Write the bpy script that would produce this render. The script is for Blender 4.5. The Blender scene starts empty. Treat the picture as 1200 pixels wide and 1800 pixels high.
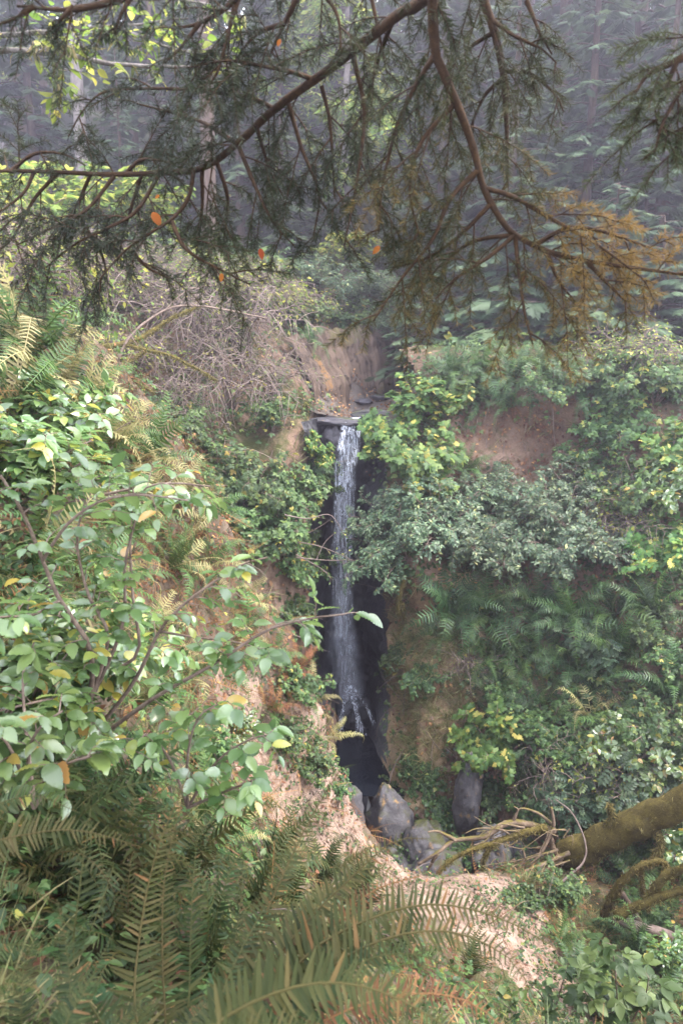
import bpy, math, random
import numpy as np
from mathutils import Vector, Matrix
from mathutils.bvhtree import BVHTree

random.seed(7)
RNG = np.random.default_rng(7)
SC = bpy.context.scene
COL = SC.collection
PI = math.pi

# ---------------------------------------------------------------- camera
F = 1250.0
PITCH = math.radians(11.0)
CP, SP = math.cos(PITCH), math.sin(PITCH)
def P(px, py, d):
    """the point d metres ahead of the viewer that the photo shows at px, py"""
    x = (px - 600.0) / F; v = (900.0 - py) / F
    Y = CP + v * SP; Z = -SP + v * CP
    return np.array([x / Y * d, d, Z / Y * d])
cam = bpy.data.cameras.new('camera'); cam_o = bpy.data.objects.new('camera', cam); COL.objects.link(cam_o)
cam.sensor_fit = 'HORIZONTAL'; cam.sensor_width = 24.0; cam.lens = 25.0
cam.clip_start = 0.05; cam.clip_end = 500
cam_o.rotation_euler = (math.radians(90) - PITCH, 0, 0)
cam.dof.use_dof = True; cam.dof.focus_distance = 13.0; cam.dof.aperture_fstop = 4.5
SC.camera = cam_o

# ---------------------------------------------------------------- noise
def _hash(ix, iy, iz, s):
    h = (ix * 374761393 + iy * 668265263 + iz * 2147483647 + s * 974634777) & 0xffffffff
    h = ((h ^ (h >> 13)) * 1274126177) & 0xffffffff
    return ((h ^ (h >> 16)) & 0xffff) / 65535.0
def vnoise(p, scale=1.0, seed=0):
    p = np.asarray(p, float) * scale
    i = np.floor(p).astype(np.int64); f = p - i
    f = f * f * f * (f * (f * 6 - 15) + 10)
    r = 0
    for dx in (0, 1):
        wx = f[:, 0] if dx else 1 - f[:, 0]
        for dy in (0, 1):
            wy = f[:, 1] if dy else 1 - f[:, 1]
            for dz in (0, 1):
                wz = f[:, 2] if dz else 1 - f[:, 2]
                r = r + wx * wy * wz * _hash(i[:, 0] + dx, i[:, 1] + dy, i[:, 2] + dz, seed)
    return r * 2 - 1
def fbm(p, scale=1.0, octaves=4, seed=0, gain=0.5):
    a, t, r = 1.0, 0.0, 0
    for k in range(octaves):
        r = r + a * vnoise(p, scale * 2.03 ** k, seed + k * 17); t += a; a *= gain
    return r / t
def tps(pts, vals, lam=0.02):
    pts = np.asarray(pts, float); vals = np.asarray(vals, float); n = len(pts)
    def U(r2): return 0.5 * r2 * np.log(r2 + 1e-9)
    d2 = ((pts[:, None] - pts[None]) ** 2).sum(-1)
    A = np.zeros((n + 3, n + 3)); A[:n, :n] = U(d2) + lam * np.eye(n)
    A[:n, n] = 1; A[:n, n + 1:] = pts; A[n, :n] = 1; A[n + 1:, :n] = pts.T
    b = np.zeros(n + 3); b[:n] = vals
    w = np.linalg.solve(A, b)
    def ev(q):
        q = np.asarray(q, float); out = np.empty(len(q))
        for k in range(0, len(q), 20000):
            c = q[k:k + 20000]
            r2 = ((c[:, None] - pts[None]) ** 2).sum(-1)
            out[k:k + 20000] = U(r2) @ w[:n] + w[n] + c @ w[n + 1:]
        return out
    return ev

# ---------------------------------------------------------------- meshes
class MB:
    """collects vertices, quads, triangles and a per-vertex tint; build() links them as one mesh object"""
    def __init__(s): s.V = []; s.Q = []; s.T = []; s.A = []; s.n = 0
    def add(s, V, Q=None, T=None, tint=None):
        V = np.asarray(V, float).reshape(-1, 3)
        s.V.append(V)
        if Q is not None and len(Q): s.Q.append(np.asarray(Q, np.int64).reshape(-1, 4) + s.n)
        if T is not None and len(T): s.T.append(np.asarray(T, np.int64).reshape(-1, 3) + s.n)
        if tint is None: tint = np.full(len(V), 0.5)
        s.A.append(np.broadcast_to(np.asarray(tint, float), (len(V),)))
        s.n += len(V)
    def mesh(s, name, smooth=True):
        V = np.concatenate(s.V); A = np.concatenate(s.A)
        Q = np.concatenate(s.Q) if s.Q else np.zeros((0, 4), np.int64)
        T = np.concatenate(s.T) if s.T else np.zeros((0, 3), np.int64)
        me = bpy.data.meshes.new(name)
        me.vertices.add(len(V)); me.vertices.foreach_set('co', V.astype(np.float32).ravel())
        me.loops.add(Q.size + T.size); me.loops.foreach_set('vertex_index', np.concatenate([Q.ravel(), T.ravel()]).astype(np.int32))
        me.polygons.add(len(Q) + len(T))
        st = np.concatenate([np.arange(len(Q)) * 4, Q.size + np.arange(len(T)) * 3]).astype(np.int32)
        me.polygons.foreach_set('loop_start', st)
        me.update(calc_edges=True)
        at = me.attributes.new('tint', 'FLOAT', 'POINT'); at.data.foreach_set('value', A.astype(np.float32))
        if smooth: me.polygons.foreach_set('use_smooth', np.ones(len(me.polygons), bool))
        me.validate()
        return me
    def build(s, name, mat, parent=None, smooth=True):
        return obj(name, s.mesh(name, smooth), mat, parent)
def obj(name, me, mat=None, parent=None):
    if mat is not None and not me.materials: me.materials.append(mat)
    o = bpy.data.objects.new(name, me); COL.objects.link(o)
    if parent: o.parent = parent
    return o
USED = {}
def tag(o, label, cat, group=None, kind=None):
    if label:
        USED[label] = USED.get(label, 0) + 1
        o['label'] = label
    if cat: o['category'] = cat
    if group: o['group'] = group
    if kind: o['kind'] = kind
    return o
def empty(name, loc, label, cat, group=None, rot=None, scale=1.0):
    o = bpy.data.objects.new(name, None); COL.objects.link(o)
    o.empty_display_size = 0.1
    m = Matrix.Translation(Vector(loc))
    if rot is not None: m = m @ rot.to_4x4()
    if isinstance(scale, (int, float)): scale = (scale,) * 3
    o.matrix_world = m @ Matrix.Diagonal((*scale, 1))
    return tag(o, label, cat, group)

def nrm(v):
    v = np.asarray(v, float)
    return v / (np.linalg.norm(v, axis=-1, keepdims=True) + 1e-12)
def smooth_path(pts, n=None):
    """Catmull-Rom through the points"""
    p = np.asarray(pts, float); m = len(p)
    if m < 3: 
        t = np.linspace(0, 1, n or 4)[:, None]; return p[0] * (1 - t) + p[-1] * t
    n = n or (m - 1) * 5 + 1
    q = np.vstack([2 * p[0] - p[1], p, 2 * p[-1] - p[-2]])
    seg = np.linalg.norm(np.diff(p, axis=0), axis=1); cum = np.concatenate([[0], np.cumsum(seg)])
    s = np.linspace(0, cum[-1], n); k = np.clip(np.searchsorted(cum, s, 'right') - 1, 0, m - 2)
    t = ((s - cum[k]) / (seg[k] + 1e-12))[:, None]
    a, b, c, d = q[k], q[k + 1], q[k + 2], q[k + 3]
    return 0.5 * (2 * b + (c - a) * t + (2 * a - 5 * b + 4 * c - d) * t ** 2 + (3 * b - a - 3 * c + d) * t ** 3)
def tube(mb, pts, rad, sides=5, tint=0.5, cap=False, lump=0.0, seed=0):
    p = np.asarray(pts, float); n = len(p)
    r = np.broadcast_to(np.asarray(rad, float), (n,)) if np.ndim(rad) else np.full(n, rad)
    t = nrm(np.gradient(p, axis=0))
    m = nrm(t.mean(0)); ax = np.eye(3)[np.argmin(np.abs(m))]
    u = nrm(np.cross(t, ax)); w = np.cross(t, u)
    a = np.arange(sides) / sides * 2 * PI
    ring = np.cos(a)[None, :, None] * u[:, None] + np.sin(a)[None, :, None] * w[:, None]
    rr = np.repeat(r[:, None], sides, 1)
    if lump: rr = rr * (1 + lump * fbm((p[:, None] + ring * r[:, None, None]).reshape(-1, 3), 1.2 / max(r.max(), 0.02), 3, seed).reshape(n, sides))
    V = (p[:, None] + ring * rr[:, :, None]).reshape(-1, 3)
    i = np.arange(n - 1)[:, None] * sides; j = np.arange(sides)[None]; j2 = (j + 1) % sides
    Q = np.stack([i + j, i + j2, i + sides + j2, i + sides + j], -1).reshape(-1, 4)
    T = None
    if cap:
        V = np.vstack([V, p[0], p[-1]]); T = []
        for k in range(sides):
            T.append([n * sides, (k + 1) % sides, k]); T.append([n * sides + 1, (n - 1) * sides + k, (n - 1) * sides + (k + 1) % sides])
    mb.add(V, Q, T, tint)
def scatter(mb, tpl, pos, dirs, nor, size, tint, wscale=1.0):
    """stamps a template (V, Q, T; length along +y, face along +z) at each position"""
    V, Q, T = tpl; N = len(pos)
    if N == 0: return
    d = nrm(dirs); x = nrm(np.cross(d, nor)); z = np.cross(x, d)
    size = np.broadcast_to(np.asarray(size, float), (N,))
    W = (pos[:, None] + size[:, None, None] * (V[None, :, 0:1] * x[:, None] * wscale + V[None, :, 1:2] * d[:, None] + V[None, :, 2:3] * z[:, None]))
    nv = len(V); off = np.arange(N)[:, None, None] * nv
    q = (np.asarray(Q)[None] + off).reshape(-1, 4) if len(Q) else None
    t = (np.asarray(T)[None] + off).reshape(-1, 3) if len(T) else None
    tint = np.repeat(np.broadcast_to(np.asarray(tint, float), (N,)), nv)
    mb.add(W.reshape(-1, 3), q, t, tint)
def randu(n, lo=0.0, hi=1.0): return RNG.uniform(lo, hi, n)
def randdir(n): return nrm(RNG.normal(size=(n, 3)))

# ---------------------------------------------------------------- leaf templates
def tpl_strip(ys, ws, fold=0.15, droop=0.15, jag=0.0):
    V, Q = [], []
    for k, (y, w) in enumerate(zip(ys, ws)):
        j = jag * (1 if k % 2 else -1) * (w > 0.01)
        V += [(-w * (1 + j), y + abs(j) * .1, fold * w - droop * y * y), (0, y, -droop * y * y), (w * (1 + j), y + abs(j) * .1, fold * w - droop * y * y)]
    for k in range(len(ys) - 1):
        a = k * 3
        Q += [(a, a + 1, a + 4, a + 3), (a + 1, a + 2, a + 5, a + 4)]
    return np.array(V, float), Q, []
LEAF_S = tpl_strip([0, .45, 1], [.0, .27, .0], .3, .1)
LEAF_M = tpl_strip([0, .2, .45, .75, 1], [.02, .24, .31, .2, .0], .25, .2)
_y = np.linspace(0, 1, 15)
LEAF_L = tpl_strip(_y, np.maximum(.28 * np.sin(PI * _y ** .85) ** .8, .008), .22, .22, .05)
# near leaves get ribs: a wave between the side veins
_V = LEAF_L[0]; _V[:, 2] += .022 * np.cos(_V[:, 1] * 2 * PI * 7) * (np.abs(_V[:, 0]) > .01)
def tpl_join(parts):
    V, Q, T, n = [], [], [], 0
    for (v, q, t), M in parts:
        v4 = np.c_[v, np.ones(len(v))] @ np.asarray(M).T
        V.append(v4[:, :3]); Q += [tuple(i + n for i in f) for f in q]; T += [tuple(i + n for i in f) for f in t]; n += len(v)
    return np.vstack(V), Q, T
def MX(ang, s=1.0, loc=(0, 0, 0), tilt=0.0):
    return Matrix.Translation(loc) @ Matrix.Rotation(ang, 4, 'Z') @ Matrix.Rotation(tilt, 4, 'X') @ Matrix.Scale(s, 4)
LEAF_3 = tpl_join([(LEAF_M, MX(0, .62, (0, .38, 0), -.1)), (LEAF_M, MX(1.15, .52, (0, .36, 0), -.1)), (LEAF_M, MX(-1.15, .52, (0, .36, 0), -.1)),
                   (tpl_strip([0, .4], [.012, .012], 0, 0), Matrix.Identity(4))])
LEAF_PIN = tpl_join([(LEAF_S, MX(0, .3, (0, .72, 0), -.2))] + [(LEAF_S, MX(s * 1.2, .3, (0, y, 0), -.15)) for y in (.2, .38, .55, .7) for s in (-1, 1)] +
                    [(tpl_strip([0, .75], [.012, .008], 0, 0), Matrix.Identity(4))])
def tpl_maple():
    pts = [(0, .0), (.14, -.06), (.36, -.02), (.25, .12), (.52, .3), (.36, .36), (.44, .52), (.24, .5), (.18, .62), (.2, .8), (.09, .78), (0, 1.0)]
    pts = pts + [(-x, y) for x, y in pts[-2:0:-1]]
    V = [(0, .3, .03)] + [(x, y, -.16 * (x * x + (y - .3) ** 2) - .05 * (i % 3 == 1)) for i, (x, y) in enumerate(pts)]
    n = len(pts)
    T = [(0, 1 + (i + 1) % n, 1 + i) for i in range(n)]
    return np.array(V, float), [], T
LEAF_MAPLE = tpl_maple()
LEAF_IVY = (np.array([(0, .3, .05), (0, 0, 0), (.3, -.08, -.05), (.42, .25, -.06), (.2, .5, 0), (0, .95, -.12), (-.2, .5, 0), (-.42, .25, -.06), (-.3, -.08, -.05)], float), [],
            [(0, 2, 1), (0, 3, 2), (0, 4, 3), (0, 5, 4), (0, 6, 5), (0, 7, 6), (0, 8, 7), (0, 1, 8)])
NEEDLE = (np.array([(-.035, 0, 0), (.035, 0, 0), (.03, .7, -.02), (0, 1, -.06), (-.03, .7, -.02)], float), [(0, 1, 2, 4)], [(4, 2, 3)])
BLADE = tpl_strip([0, .35, .7, 1], [.018, .022, .014, 0], .3, .5)
# ---------------------------------------------------------------- materials
def new_mat(name):
    m = bpy.data.materials.new(name); m.use_nodes = True
    nt = m.node_tree; nt.nodes.clear()
    out = nt.nodes.new('ShaderNodeOutputMaterial')
    return m, nt, out
def N(nt, typ, **kw):
    n = nt.nodes.new(typ)
    for k, v in kw.items():
        if k.startswith('i_'):
            key = k[2:]
            n.inputs[int(key) if key.isdigit() else key.replace('_', ' ')].default_value = v
        else: setattr(n, k, v)
    return n
def ramp(nt, fac, stops, interp='LINEAR'):
    r = N(nt, 'ShaderNodeValToRGB'); r.color_ramp.interpolation = interp
    e = r.color_ramp.elements
    while len(e) < len(stops): e.new(.5)
    for k, (p, c) in enumerate(stops): e[k].position = p; e[k].color = (*c, 1)
    nt.links.new(fac, r.inputs[0]); return r.outputs[0]
def noise_tex(nt, scale, detail=6, rough=.6, coord=None, dist=0.0):
    n = N(nt, 'ShaderNodeTexNoise'); n.inputs['Scale'].default_value = scale; n.inputs['Detail'].default_value = detail
    n.inputs['Roughness'].default_value = rough; n.inputs['Distortion'].default_value = dist
    if coord is not None: nt.links.new(coord, n.inputs['Vector'])
    return n.outputs['Fac']
def math_n(nt, op, a, b=None, clamp=False):
    n = N(nt, 'ShaderNodeMath', operation=op, use_clamp=clamp)
    for k, v in enumerate((a, b)):
        if v is None: continue
        if isinstance(v, (int, float)): n.inputs[k].default_value = v
        else: nt.links.new(v, n.inputs[k])
    return n.outputs[0]
def mixc(nt, fac, a, b, blend='MIX'):
    n = N(nt, 'ShaderNodeMix', data_type='RGBA', blend_type=blend)
    for k, v in ((0, fac), (6, a), (7, b)):
        if isinstance(v, (int, float)): n.inputs[k].default_value = v
        elif isinstance(v, tuple): n.inputs[k].default_value = (*v, 1)
        else: nt.links.new(v, n.inputs[k])
    return n.outputs[2]
def bump(nt, h, strength=.5, dist=.02):
    b = N(nt, 'ShaderNodeBump'); b.inputs['Strength'].default_value = strength; b.inputs['Distance'].default_value = dist
    nt.links.new(h, b.inputs['Height']); return b.outputs[0]
def leaf_mat(name, stops, rough=.42, trans=.35, spec=.3, tboost=1.6, jitter=.5):
    """foliage: colour from the leaf's own tint, a little different on each plant, light passing through"""
    m, nt, out = new_mat(name)
    at = N(nt, 'ShaderNodeAttribute', attribute_name='tint').outputs['Fac']
    c = ramp(nt, at, stops)
    oi = N(nt, 'ShaderNodeObjectInfo').outputs['Random']
    geo = N(nt, 'ShaderNodeNewGeometry').outputs['Position']
    nz = noise_tex(nt, 1.7, 3, .6, geo)
    h = N(nt, 'ShaderNodeHueSaturation')
    nt.links.new(c, h.inputs['Color'])
    nt.links.new(math_n(nt, 'ADD', math_n(nt, 'MULTIPLY', oi, .03), .485), h.inputs['Hue'])
    v = math_n(nt, 'ADD', math_n(nt, 'MULTIPLY', oi, .35 * jitter * 2), 1 - .35 * jitter)
    v2 = math_n(nt, 'MULTIPLY', v, math_n(nt, 'ADD', math_n(nt, 'MULTIPLY', nz, .7), .65))
    nt.links.new(v2, h.inputs['Value'])
    b = N(nt, 'ShaderNodeBsdfPrincipled'); nt.links.new(h.outputs[0], b.inputs['Base Color'])
    b.inputs['Roughness'].default_value = rough; b.inputs['Specular IOR Level'].default_value = spec
    t = N(nt, 'ShaderNodeBsdfTranslucent')
    hc = N(nt, 'ShaderNodeHueSaturation'); hc.inputs['Hue'].default_value = .485; hc.inputs['Value'].default_value = tboost
    nt.links.new(h.outputs[0], hc.inputs['Color']); nt.links.new(hc.outputs[0], t.inputs['Color'])
    mx = N(nt, 'ShaderNodeMixShader'); mx.inputs[0].default_value = trans
    nt.links.new(b.outputs[0], mx.inputs[1]); nt.links.new(t.outputs[0], mx.inputs[2])
    nt.links.new(mx.outputs[0], out.inputs[0])
    return m
def rough_mat(name, stops, scale=4, rough=.9, moss=0.0, moss_col=(.09, .095, .02), bump_s=.6, bump_d=.03, fine=60, spec=.2, stretch=None, moss_lo=.5, lime=None):
    """soil, rock, bark: two noises mixed, bump, and moss growing where a third noise and the upward slope allow"""
    m, nt, out = new_mat(name)
    tc = N(nt, 'ShaderNodeTexCoord').outputs['Object']
    if stretch:
        mp = N(nt, 'ShaderNodeMapping'); mp.inputs['Scale'].default_value = stretch; nt.links.new(tc, mp.inputs['Vector']); tc = mp.outputs[0]
    n1 = noise_tex(nt, scale, 8, .65, tc, .3); n2 = noise_tex(nt, fine, 5, .7, tc)
    f = math_n(nt, 'ADD', math_n(nt, 'MULTIPLY', n1, .65), math_n(nt, 'MULTIPLY', n2, .35))
    c = ramp(nt, f, stops)
    geo = N(nt, 'ShaderNodeNewGeometry')
    if moss > 0:
        sx = N(nt, 'ShaderNodeSeparateXYZ'); nt.links.new(geo.outputs['Normal'], sx.inputs[0])
        n3 = noise_tex(nt, scale * .55, 6, .7, tc)
        a = math_n(nt, 'ADD', n3, math_n(nt, 'MULTIPLY', sx.outputs['Z'], .25))
        mk = N(nt, 'ShaderNodeMapRange'); mk.inputs['From Min'].default_value = moss_lo + .25 - moss * .3; mk.inputs['From Max'].default_value = moss_lo + .37 - moss * .3
        nt.links.new(a, mk.inputs['Value'])
        mc = mixc(nt, n2, moss_col, tuple(x * .35 for x in moss_col))
        c = mixc(nt, mk.outputs[0], c, mc)
    if lime:
        n4 = noise_tex(nt, scale * 1.7, 4, .6, tc)
        mk = N(nt, 'ShaderNodeMapRange'); mk.inputs['From Min'].default_value = .6; mk.inputs['From Max'].default_value = .68; nt.links.new(n4, mk.inputs['Value'])
        c = mixc(nt, mk.outputs[0], c, lime)
    b = N(nt, 'ShaderNodeBsdfPrincipled'); nt.links.new(c, b.inputs['Base Color'])
    b.inputs['Roughness'].default_value = rough; b.inputs['Specular IOR Level'].default_value = spec
    nt.links.new(bump(nt, f, bump_s, bump_d), b.inputs['Normal'])
    nt.links.new(b.outputs[0], out.inputs[0])
    return m
M = {}
M['soil'] = rough_mat('soil', [(.25, (.028, .021, .014)), (.45, (.078, .058, .040)), (.62, (.145, .11, .08)), (.8, (.24, .19, .145))], 2.2, .95, .25, (.085, .08, .03), .9, .06, 26)
M['soil_pale'] = rough_mat('crumbled_soil', [(.28, (.06, .04, .029)), (.45, (.18, .125, .092)), (.6, (.29, .21, .162)), (.8, (.40, .31, .25))], 3.5, .95, 0, (.1, .1, .03), 1., .05, 34)
M['soil_dark'] = rough_mat('slope_soil', [(.25, (.032, .021, .015)), (.45, (.11, .072, .050)), (.62, (.20, .135, .095)), (.8, (.29, .21, .155))], 1.6, .95, .3, (.06, .065, .02), .9, .08, 22)  # brown earth of the cliff and the far bank
M['forest_soil'] = rough_mat('forest_soil', [(.3, (.02, .016, .01)), (.5, (.05, .04, .022)), (.7, (.10, .075, .04))], 1.2, .95, .5, (.04, .055, .015), .8, .08, 14)
M['rock'] = rough_mat('grey_rock', [(.3, (.012, .0115, .0135)), (.45, (.038, .036, .040)), (.6, (.08, .077, .082)), (.8, (.15, .146, .15))], 3., .75, .35, (.06, .065, .015), .8, .05, 22, .4, lime=(.22, .14, .06))
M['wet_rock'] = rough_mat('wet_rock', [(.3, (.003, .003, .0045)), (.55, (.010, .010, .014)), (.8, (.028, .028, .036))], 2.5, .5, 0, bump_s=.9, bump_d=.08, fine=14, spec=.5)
M['ledge_rock'] = rough_mat('ledge_rock', [(.3, (.014, .013, .016)), (.55, (.045, .042, .05)), (.8, (.10, .095, .105))], 3.5, .55, .15, (.05, .06, .02), .8, .05, 25, .4)
M['bark'] = rough_mat('bark', [(.3, (.02, .014, .010)), (.5, (.06, .042, .032)), (.7, (.13, .10, .08))], 9, .95, 0, bump_s=.9, bump_d=.02, fine=60, stretch=(1, 1, .25))
M['bark_pale'] = rough_mat('pale_bark', [(.3, (.04, .034, .031)), (.5, (.12, .105, .098)), (.7, (.23, .21, .2))], 7, .95, .2, (.10, .12, .05), .9, .02, 50, stretch=(1, 1, .3))
M['limb'] = rough_mat('limb_bark', [(.3, (.014, .008, .005)), (.5, (.042, .024, .013)), (.75, (.105, .06, .03))], 40, .9, 0, bump_s=.8, bump_d=.006, fine=220)
M['twig'] = rough_mat('twig_bark', [(.3, (.05, .034, .026)), (.5, (.13, .095, .075)), (.75, (.24, .19, .155))], 20, .85, 0, bump_s=.4, bump_d=.004, fine=90)
M['twig_grey'] = rough_mat('grey_twig', [(.3, (.05, .037, .032)), (.5, (.125, .095, .082)), (.75, (.23, .185, .16))], 14, .85, 0, bump_s=.3, bump_d=.004, fine=60)
M['moss'] = rough_mat('mossy_bark', [(.3, (.022, .017, .008)), (.45, (.065, .052, .018)), (.62, (.125, .10, .03)), (.8, (.2, .165, .07))], 7, 1.0, 0, bump_s=1., bump_d=.05, fine=45, spec=.05)
M['root'] = rough_mat('root_wood', [(.3, (.035, .025, .018)), (.5, (.12, .086, .058)), (.75, (.25, .19, .14))], 14, .9, .35, (.14, .115, .03), .8, .02, 50)
g = leaf_mat
M['fern'] = g('fern_frond', [(0, (.022, .048, .014)), (.5, (.046, .092, .024)), (1, (.09, .145, .036))], .45, .3)
M['fern_shade'] = g('aged_frond_shade', [(0, (.010, .020, .006)), (.5, (.026, .042, .012)), (.85, (.055, .058, .018)), (1, (.12, .07, .028))], .55, .25, .15)  # aged fronds, colour darkened to stand in for foreground shade
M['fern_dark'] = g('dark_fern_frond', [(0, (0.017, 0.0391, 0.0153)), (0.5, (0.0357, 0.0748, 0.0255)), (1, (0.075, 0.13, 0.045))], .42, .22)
M['fern_yellow'] = g('yellowing_frond', [(0, (.10, .10, .035)), (.5, (.19, .175, .07)), (1, (.31, .27, .13))], .55, .35)
M['fern_brown'] = g('withered_frond', [(0, (.05, .022, .012)), (.5, (.13, .058, .026)), (1, (.24, .12, .05))], .8, .2, .2)
M['fern_olive'] = g('olive_frond', [(0, (.02, .028, .008)), (.5, (.046, .052, .015)), (.85, (.085, .07, .025)), (1, (.15, .08, .03))], .55, .3, .15)
M['maple'] = g('maple_leaf', [(0, (0.034, 0.085, 0.0255)), (0.5, (0.07225, 0.1445, 0.034)), (0.8, (0.136, 0.204, 0.0425)), (1, (0.42, 0.36, 0.08))], .5, .4)
M['small'] = g('small_leaf', [(0, (0.0288, 0.0576, 0.03024)), (0.5, (0.054, 0.09, 0.04608)), (0.9, (0.125, 0.17, 0.085)), (1, (0.22, 0.23, 0.08))], .4, .3)
M['berry'] = g('bramble_leaf', [(0, (0.02516, 0.0555, 0.01776)), (0.5, (0.0481, 0.0888, 0.02664)), (0.88, (0.12, 0.18, 0.05)), (1, (0.28, 0.23, 0.05))], .48, .35)
M['alder'] = g('glossy_leaf', [(0, (.055, .105, .034)), (.5, (.10, .165, .055)), (.86, (.16, .225, .065)), (.93, (.28, .27, .045)), (1, (.34, .2, .06))], .27, .4, 1.0)
M['bright'] = g('bright_leaf', [(0, (0.0595, 0.119, 0.02125)), (0.5, (0.1105, 0.17, 0.02975)), (1, (0.3, 0.3, 0.06))], .5, .5)
M['ivy'] = g('creeper_leaf', [(0, (0.01872, 0.04464, 0.0144)), (0.5, (0.036, 0.07056, 0.0216)), (0.9, (0.095, 0.15, 0.038)), (1, (0.19, 0.18, 0.045))], .42, .28)
M['litter'] = g('fallen_leaf', [(0, (.07, .032, .018)), (.4, (.14, .07, .035)), (.7, (.24, .14, .06)), (1, (.42, .26, .09))], .8, .15, .2)
M['grass'] = g('grass_blade', [(0, (.05, .08, .02)), (.5, (.12, .14, .045)), (1, (.28, .24, .11))], .6, .35)
M['needle'] = g('needle', [(0, (.010, .018, .006)), (.5, (.024, .034, .010)), (1, (.06, .064, .018))], .5, .2, .35)
M['needle_sunlit'] = g('sunlit_needle', [(0, (.011, .020, .006)), (.35, (.026, .034, .010)), (.6, (.07, .054, .014)), (1, (.19, .115, .03))], .5, .3, .35)  # gold end of the ramp stands in for sunlight on the needles
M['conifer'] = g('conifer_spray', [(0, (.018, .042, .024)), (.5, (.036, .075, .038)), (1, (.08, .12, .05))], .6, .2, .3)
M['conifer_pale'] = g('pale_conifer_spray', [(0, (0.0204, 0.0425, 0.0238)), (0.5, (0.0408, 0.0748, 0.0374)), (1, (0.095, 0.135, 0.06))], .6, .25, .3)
def water_mat():
    m, nt, out = new_mat('pool_water')
    b = N(nt, 'ShaderNodeBsdfPrincipled'); b.inputs['Base Color'].default_value = (.006, .008, .012, 1); b.inputs['Roughness'].default_value = .12
    tc = N(nt, 'ShaderNodeTexCoord').outputs['Object']
    nt.links.new(bump(nt, noise_tex(nt, 14, 4, .6, tc), .35, .02), b.inputs['Normal'])
    nt.links.new(b.outputs[0], out.inputs[0]); return m
def fall_mat(name, dens, scale):
    """falling water: broken white strands, clear gaps between them"""
    m, nt, out = new_mat(name)
    b = N(nt, 'ShaderNodeBsdfPrincipled'); b.inputs['Base Color'].default_value = (.66, .72, .84, 1); b.inputs['Roughness'].default_value = .4
    t = N(nt, 'ShaderNodeBsdfTransparent')
    tc = N(nt, 'ShaderNodeTexCoord').outputs['Object']
    mp = N(nt, 'ShaderNodeMapping'); mp.inputs['Scale'].default_value = scale; nt.links.new(tc, mp.inputs['Vector'])
    n1 = noise_tex(nt, 1.0, 7, .72, mp.outputs[0], .8)
    mr = N(nt, 'ShaderNodeMapRange'); mr.inputs['From Min'].default_value = dens[0]; mr.inputs['From Max'].default_value = dens[1]; mr.inputs['To Max'].default_value = dens[2]
    nt.links.new(n1, mr.inputs['Value'])
    thick = N(nt, 'ShaderNodeAttribute', attribute_name='tint').outputs['Fac']      # how much water there is
    fac = math_n(nt, 'MULTIPLY', mr.outputs[0], thick)
    mx = N(nt, 'ShaderNodeMixShader'); nt.links.new(fac, mx.inputs[0]); nt.links.new(t.outputs[0], mx.inputs[1]); nt.links.new(b.outputs[0], mx.inputs[2])
    nt.links.new(mx.outputs[0], out.inputs[0]); return m
M['pool'] = water_mat()
M['fall'] = fall_mat('falling_water', (.44, .66, .92), (26, 26, 2.0))
M['spray'] = fall_mat('thin_spray', (.42, .8, .42), (12, 12, 1.1))
def slab_mat():
    m, nt, out = new_mat('slab_rock')
    tc = N(nt, 'ShaderNodeTexCoord').outputs['Object']
    at = N(nt, 'ShaderNodeAttribute', attribute_name='tint').outputs['Fac']
    n2 = noise_tex(nt, 22, 6, .7, tc); n3 = noise_tex(nt, 3, 5, .7, tc)
    c = ramp(nt, at, [(0, (.007, .006, .005)), (.25, (.03, .02, .014)), (.5, (.062, .042, .030)), (.68, (.095, .066, .048)), (.8, (.05, .05, .015)), (1, (.2, .10, .032))])
    c = mixc(nt, math_n(nt, 'MULTIPLY', n2, .8), c, mixc(nt, n3, (.035, .025, .018), (.13, .095, .075)))
    b = N(nt, 'ShaderNodeBsdfPrincipled'); nt.links.new(c, b.inputs['Base Color']); b.inputs['Roughness'].default_value = .85; b.inputs['Specular IOR Level'].default_value = .2
    nt.links.new(bump(nt, n2, .8, .03), b.inputs['Normal']); nt.links.new(b.outputs[0], out.inputs[0]); return m
M['slab'] = slab_mat()
M['stream_bed'] = rough_mat('stream_bed', [(.3, (.02, .016, .013)), (.5, (.06, .048, .04)), (.7, (.13, .105, .085))], 4, .6, 0, bump_s=.9, bump_d=.04, fine=30, spec=.4)
M['rubble'] = rough_mat('bluff_earth', [(.25, (.06, .042, .024)), (.45, (.20, .14, .08)), (.62, (.33, .24, .15)), (.8, (.42, .33, .22))], 2.4, .95, .35, (.10, .10, .03), .9, .06, 24)
# ---------------------------------------------------------------- the land
SHEETS = []; GRIDS = {}; FACE = {}
def grid_mesh(name, X, mat, kind='structure', cull=None):
    """X: (n, m, 3) grid of points"""
    n, m = X.shape[:2]
    i = np.arange(n - 1)[:, None] * m; j = np.arange(m - 1)[None]
    Q = np.stack([i + j, i + j + 1, i + m + j + 1, i + m + j], -1).reshape(-1, 4)
    V = X.reshape(-1, 3)
    if cull is not None: Q = Q[~cull(V[Q].mean(1))]
    mb = MB(); mb.add(V, Q)
    o = mb.build(name, mat); o['kind'] = kind; GRIDS[name] = (V, Q)
    bv = BVHTree.FromPolygons([Vector(v) for v in V], [tuple(int(k) for k in q) for q in Q]); SHEETS.append((name, bv))
    return o
def disp(X, amp):
    """pushes the grid out along its normals by noise"""
    n, m = X.shape[:2]
    du = np.gradient(X, axis=0); dv = np.gradient(X, axis=1)
    nn = nrm(np.cross(du, dv).reshape(-1, 3)); p = X.reshape(-1, 3)
    d = 0
    for sc, a, seed in amp: d = d + a * fbm(p, sc, 4, seed)
    return (p + nn * d[:, None]).reshape(n, m, 3)
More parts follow.
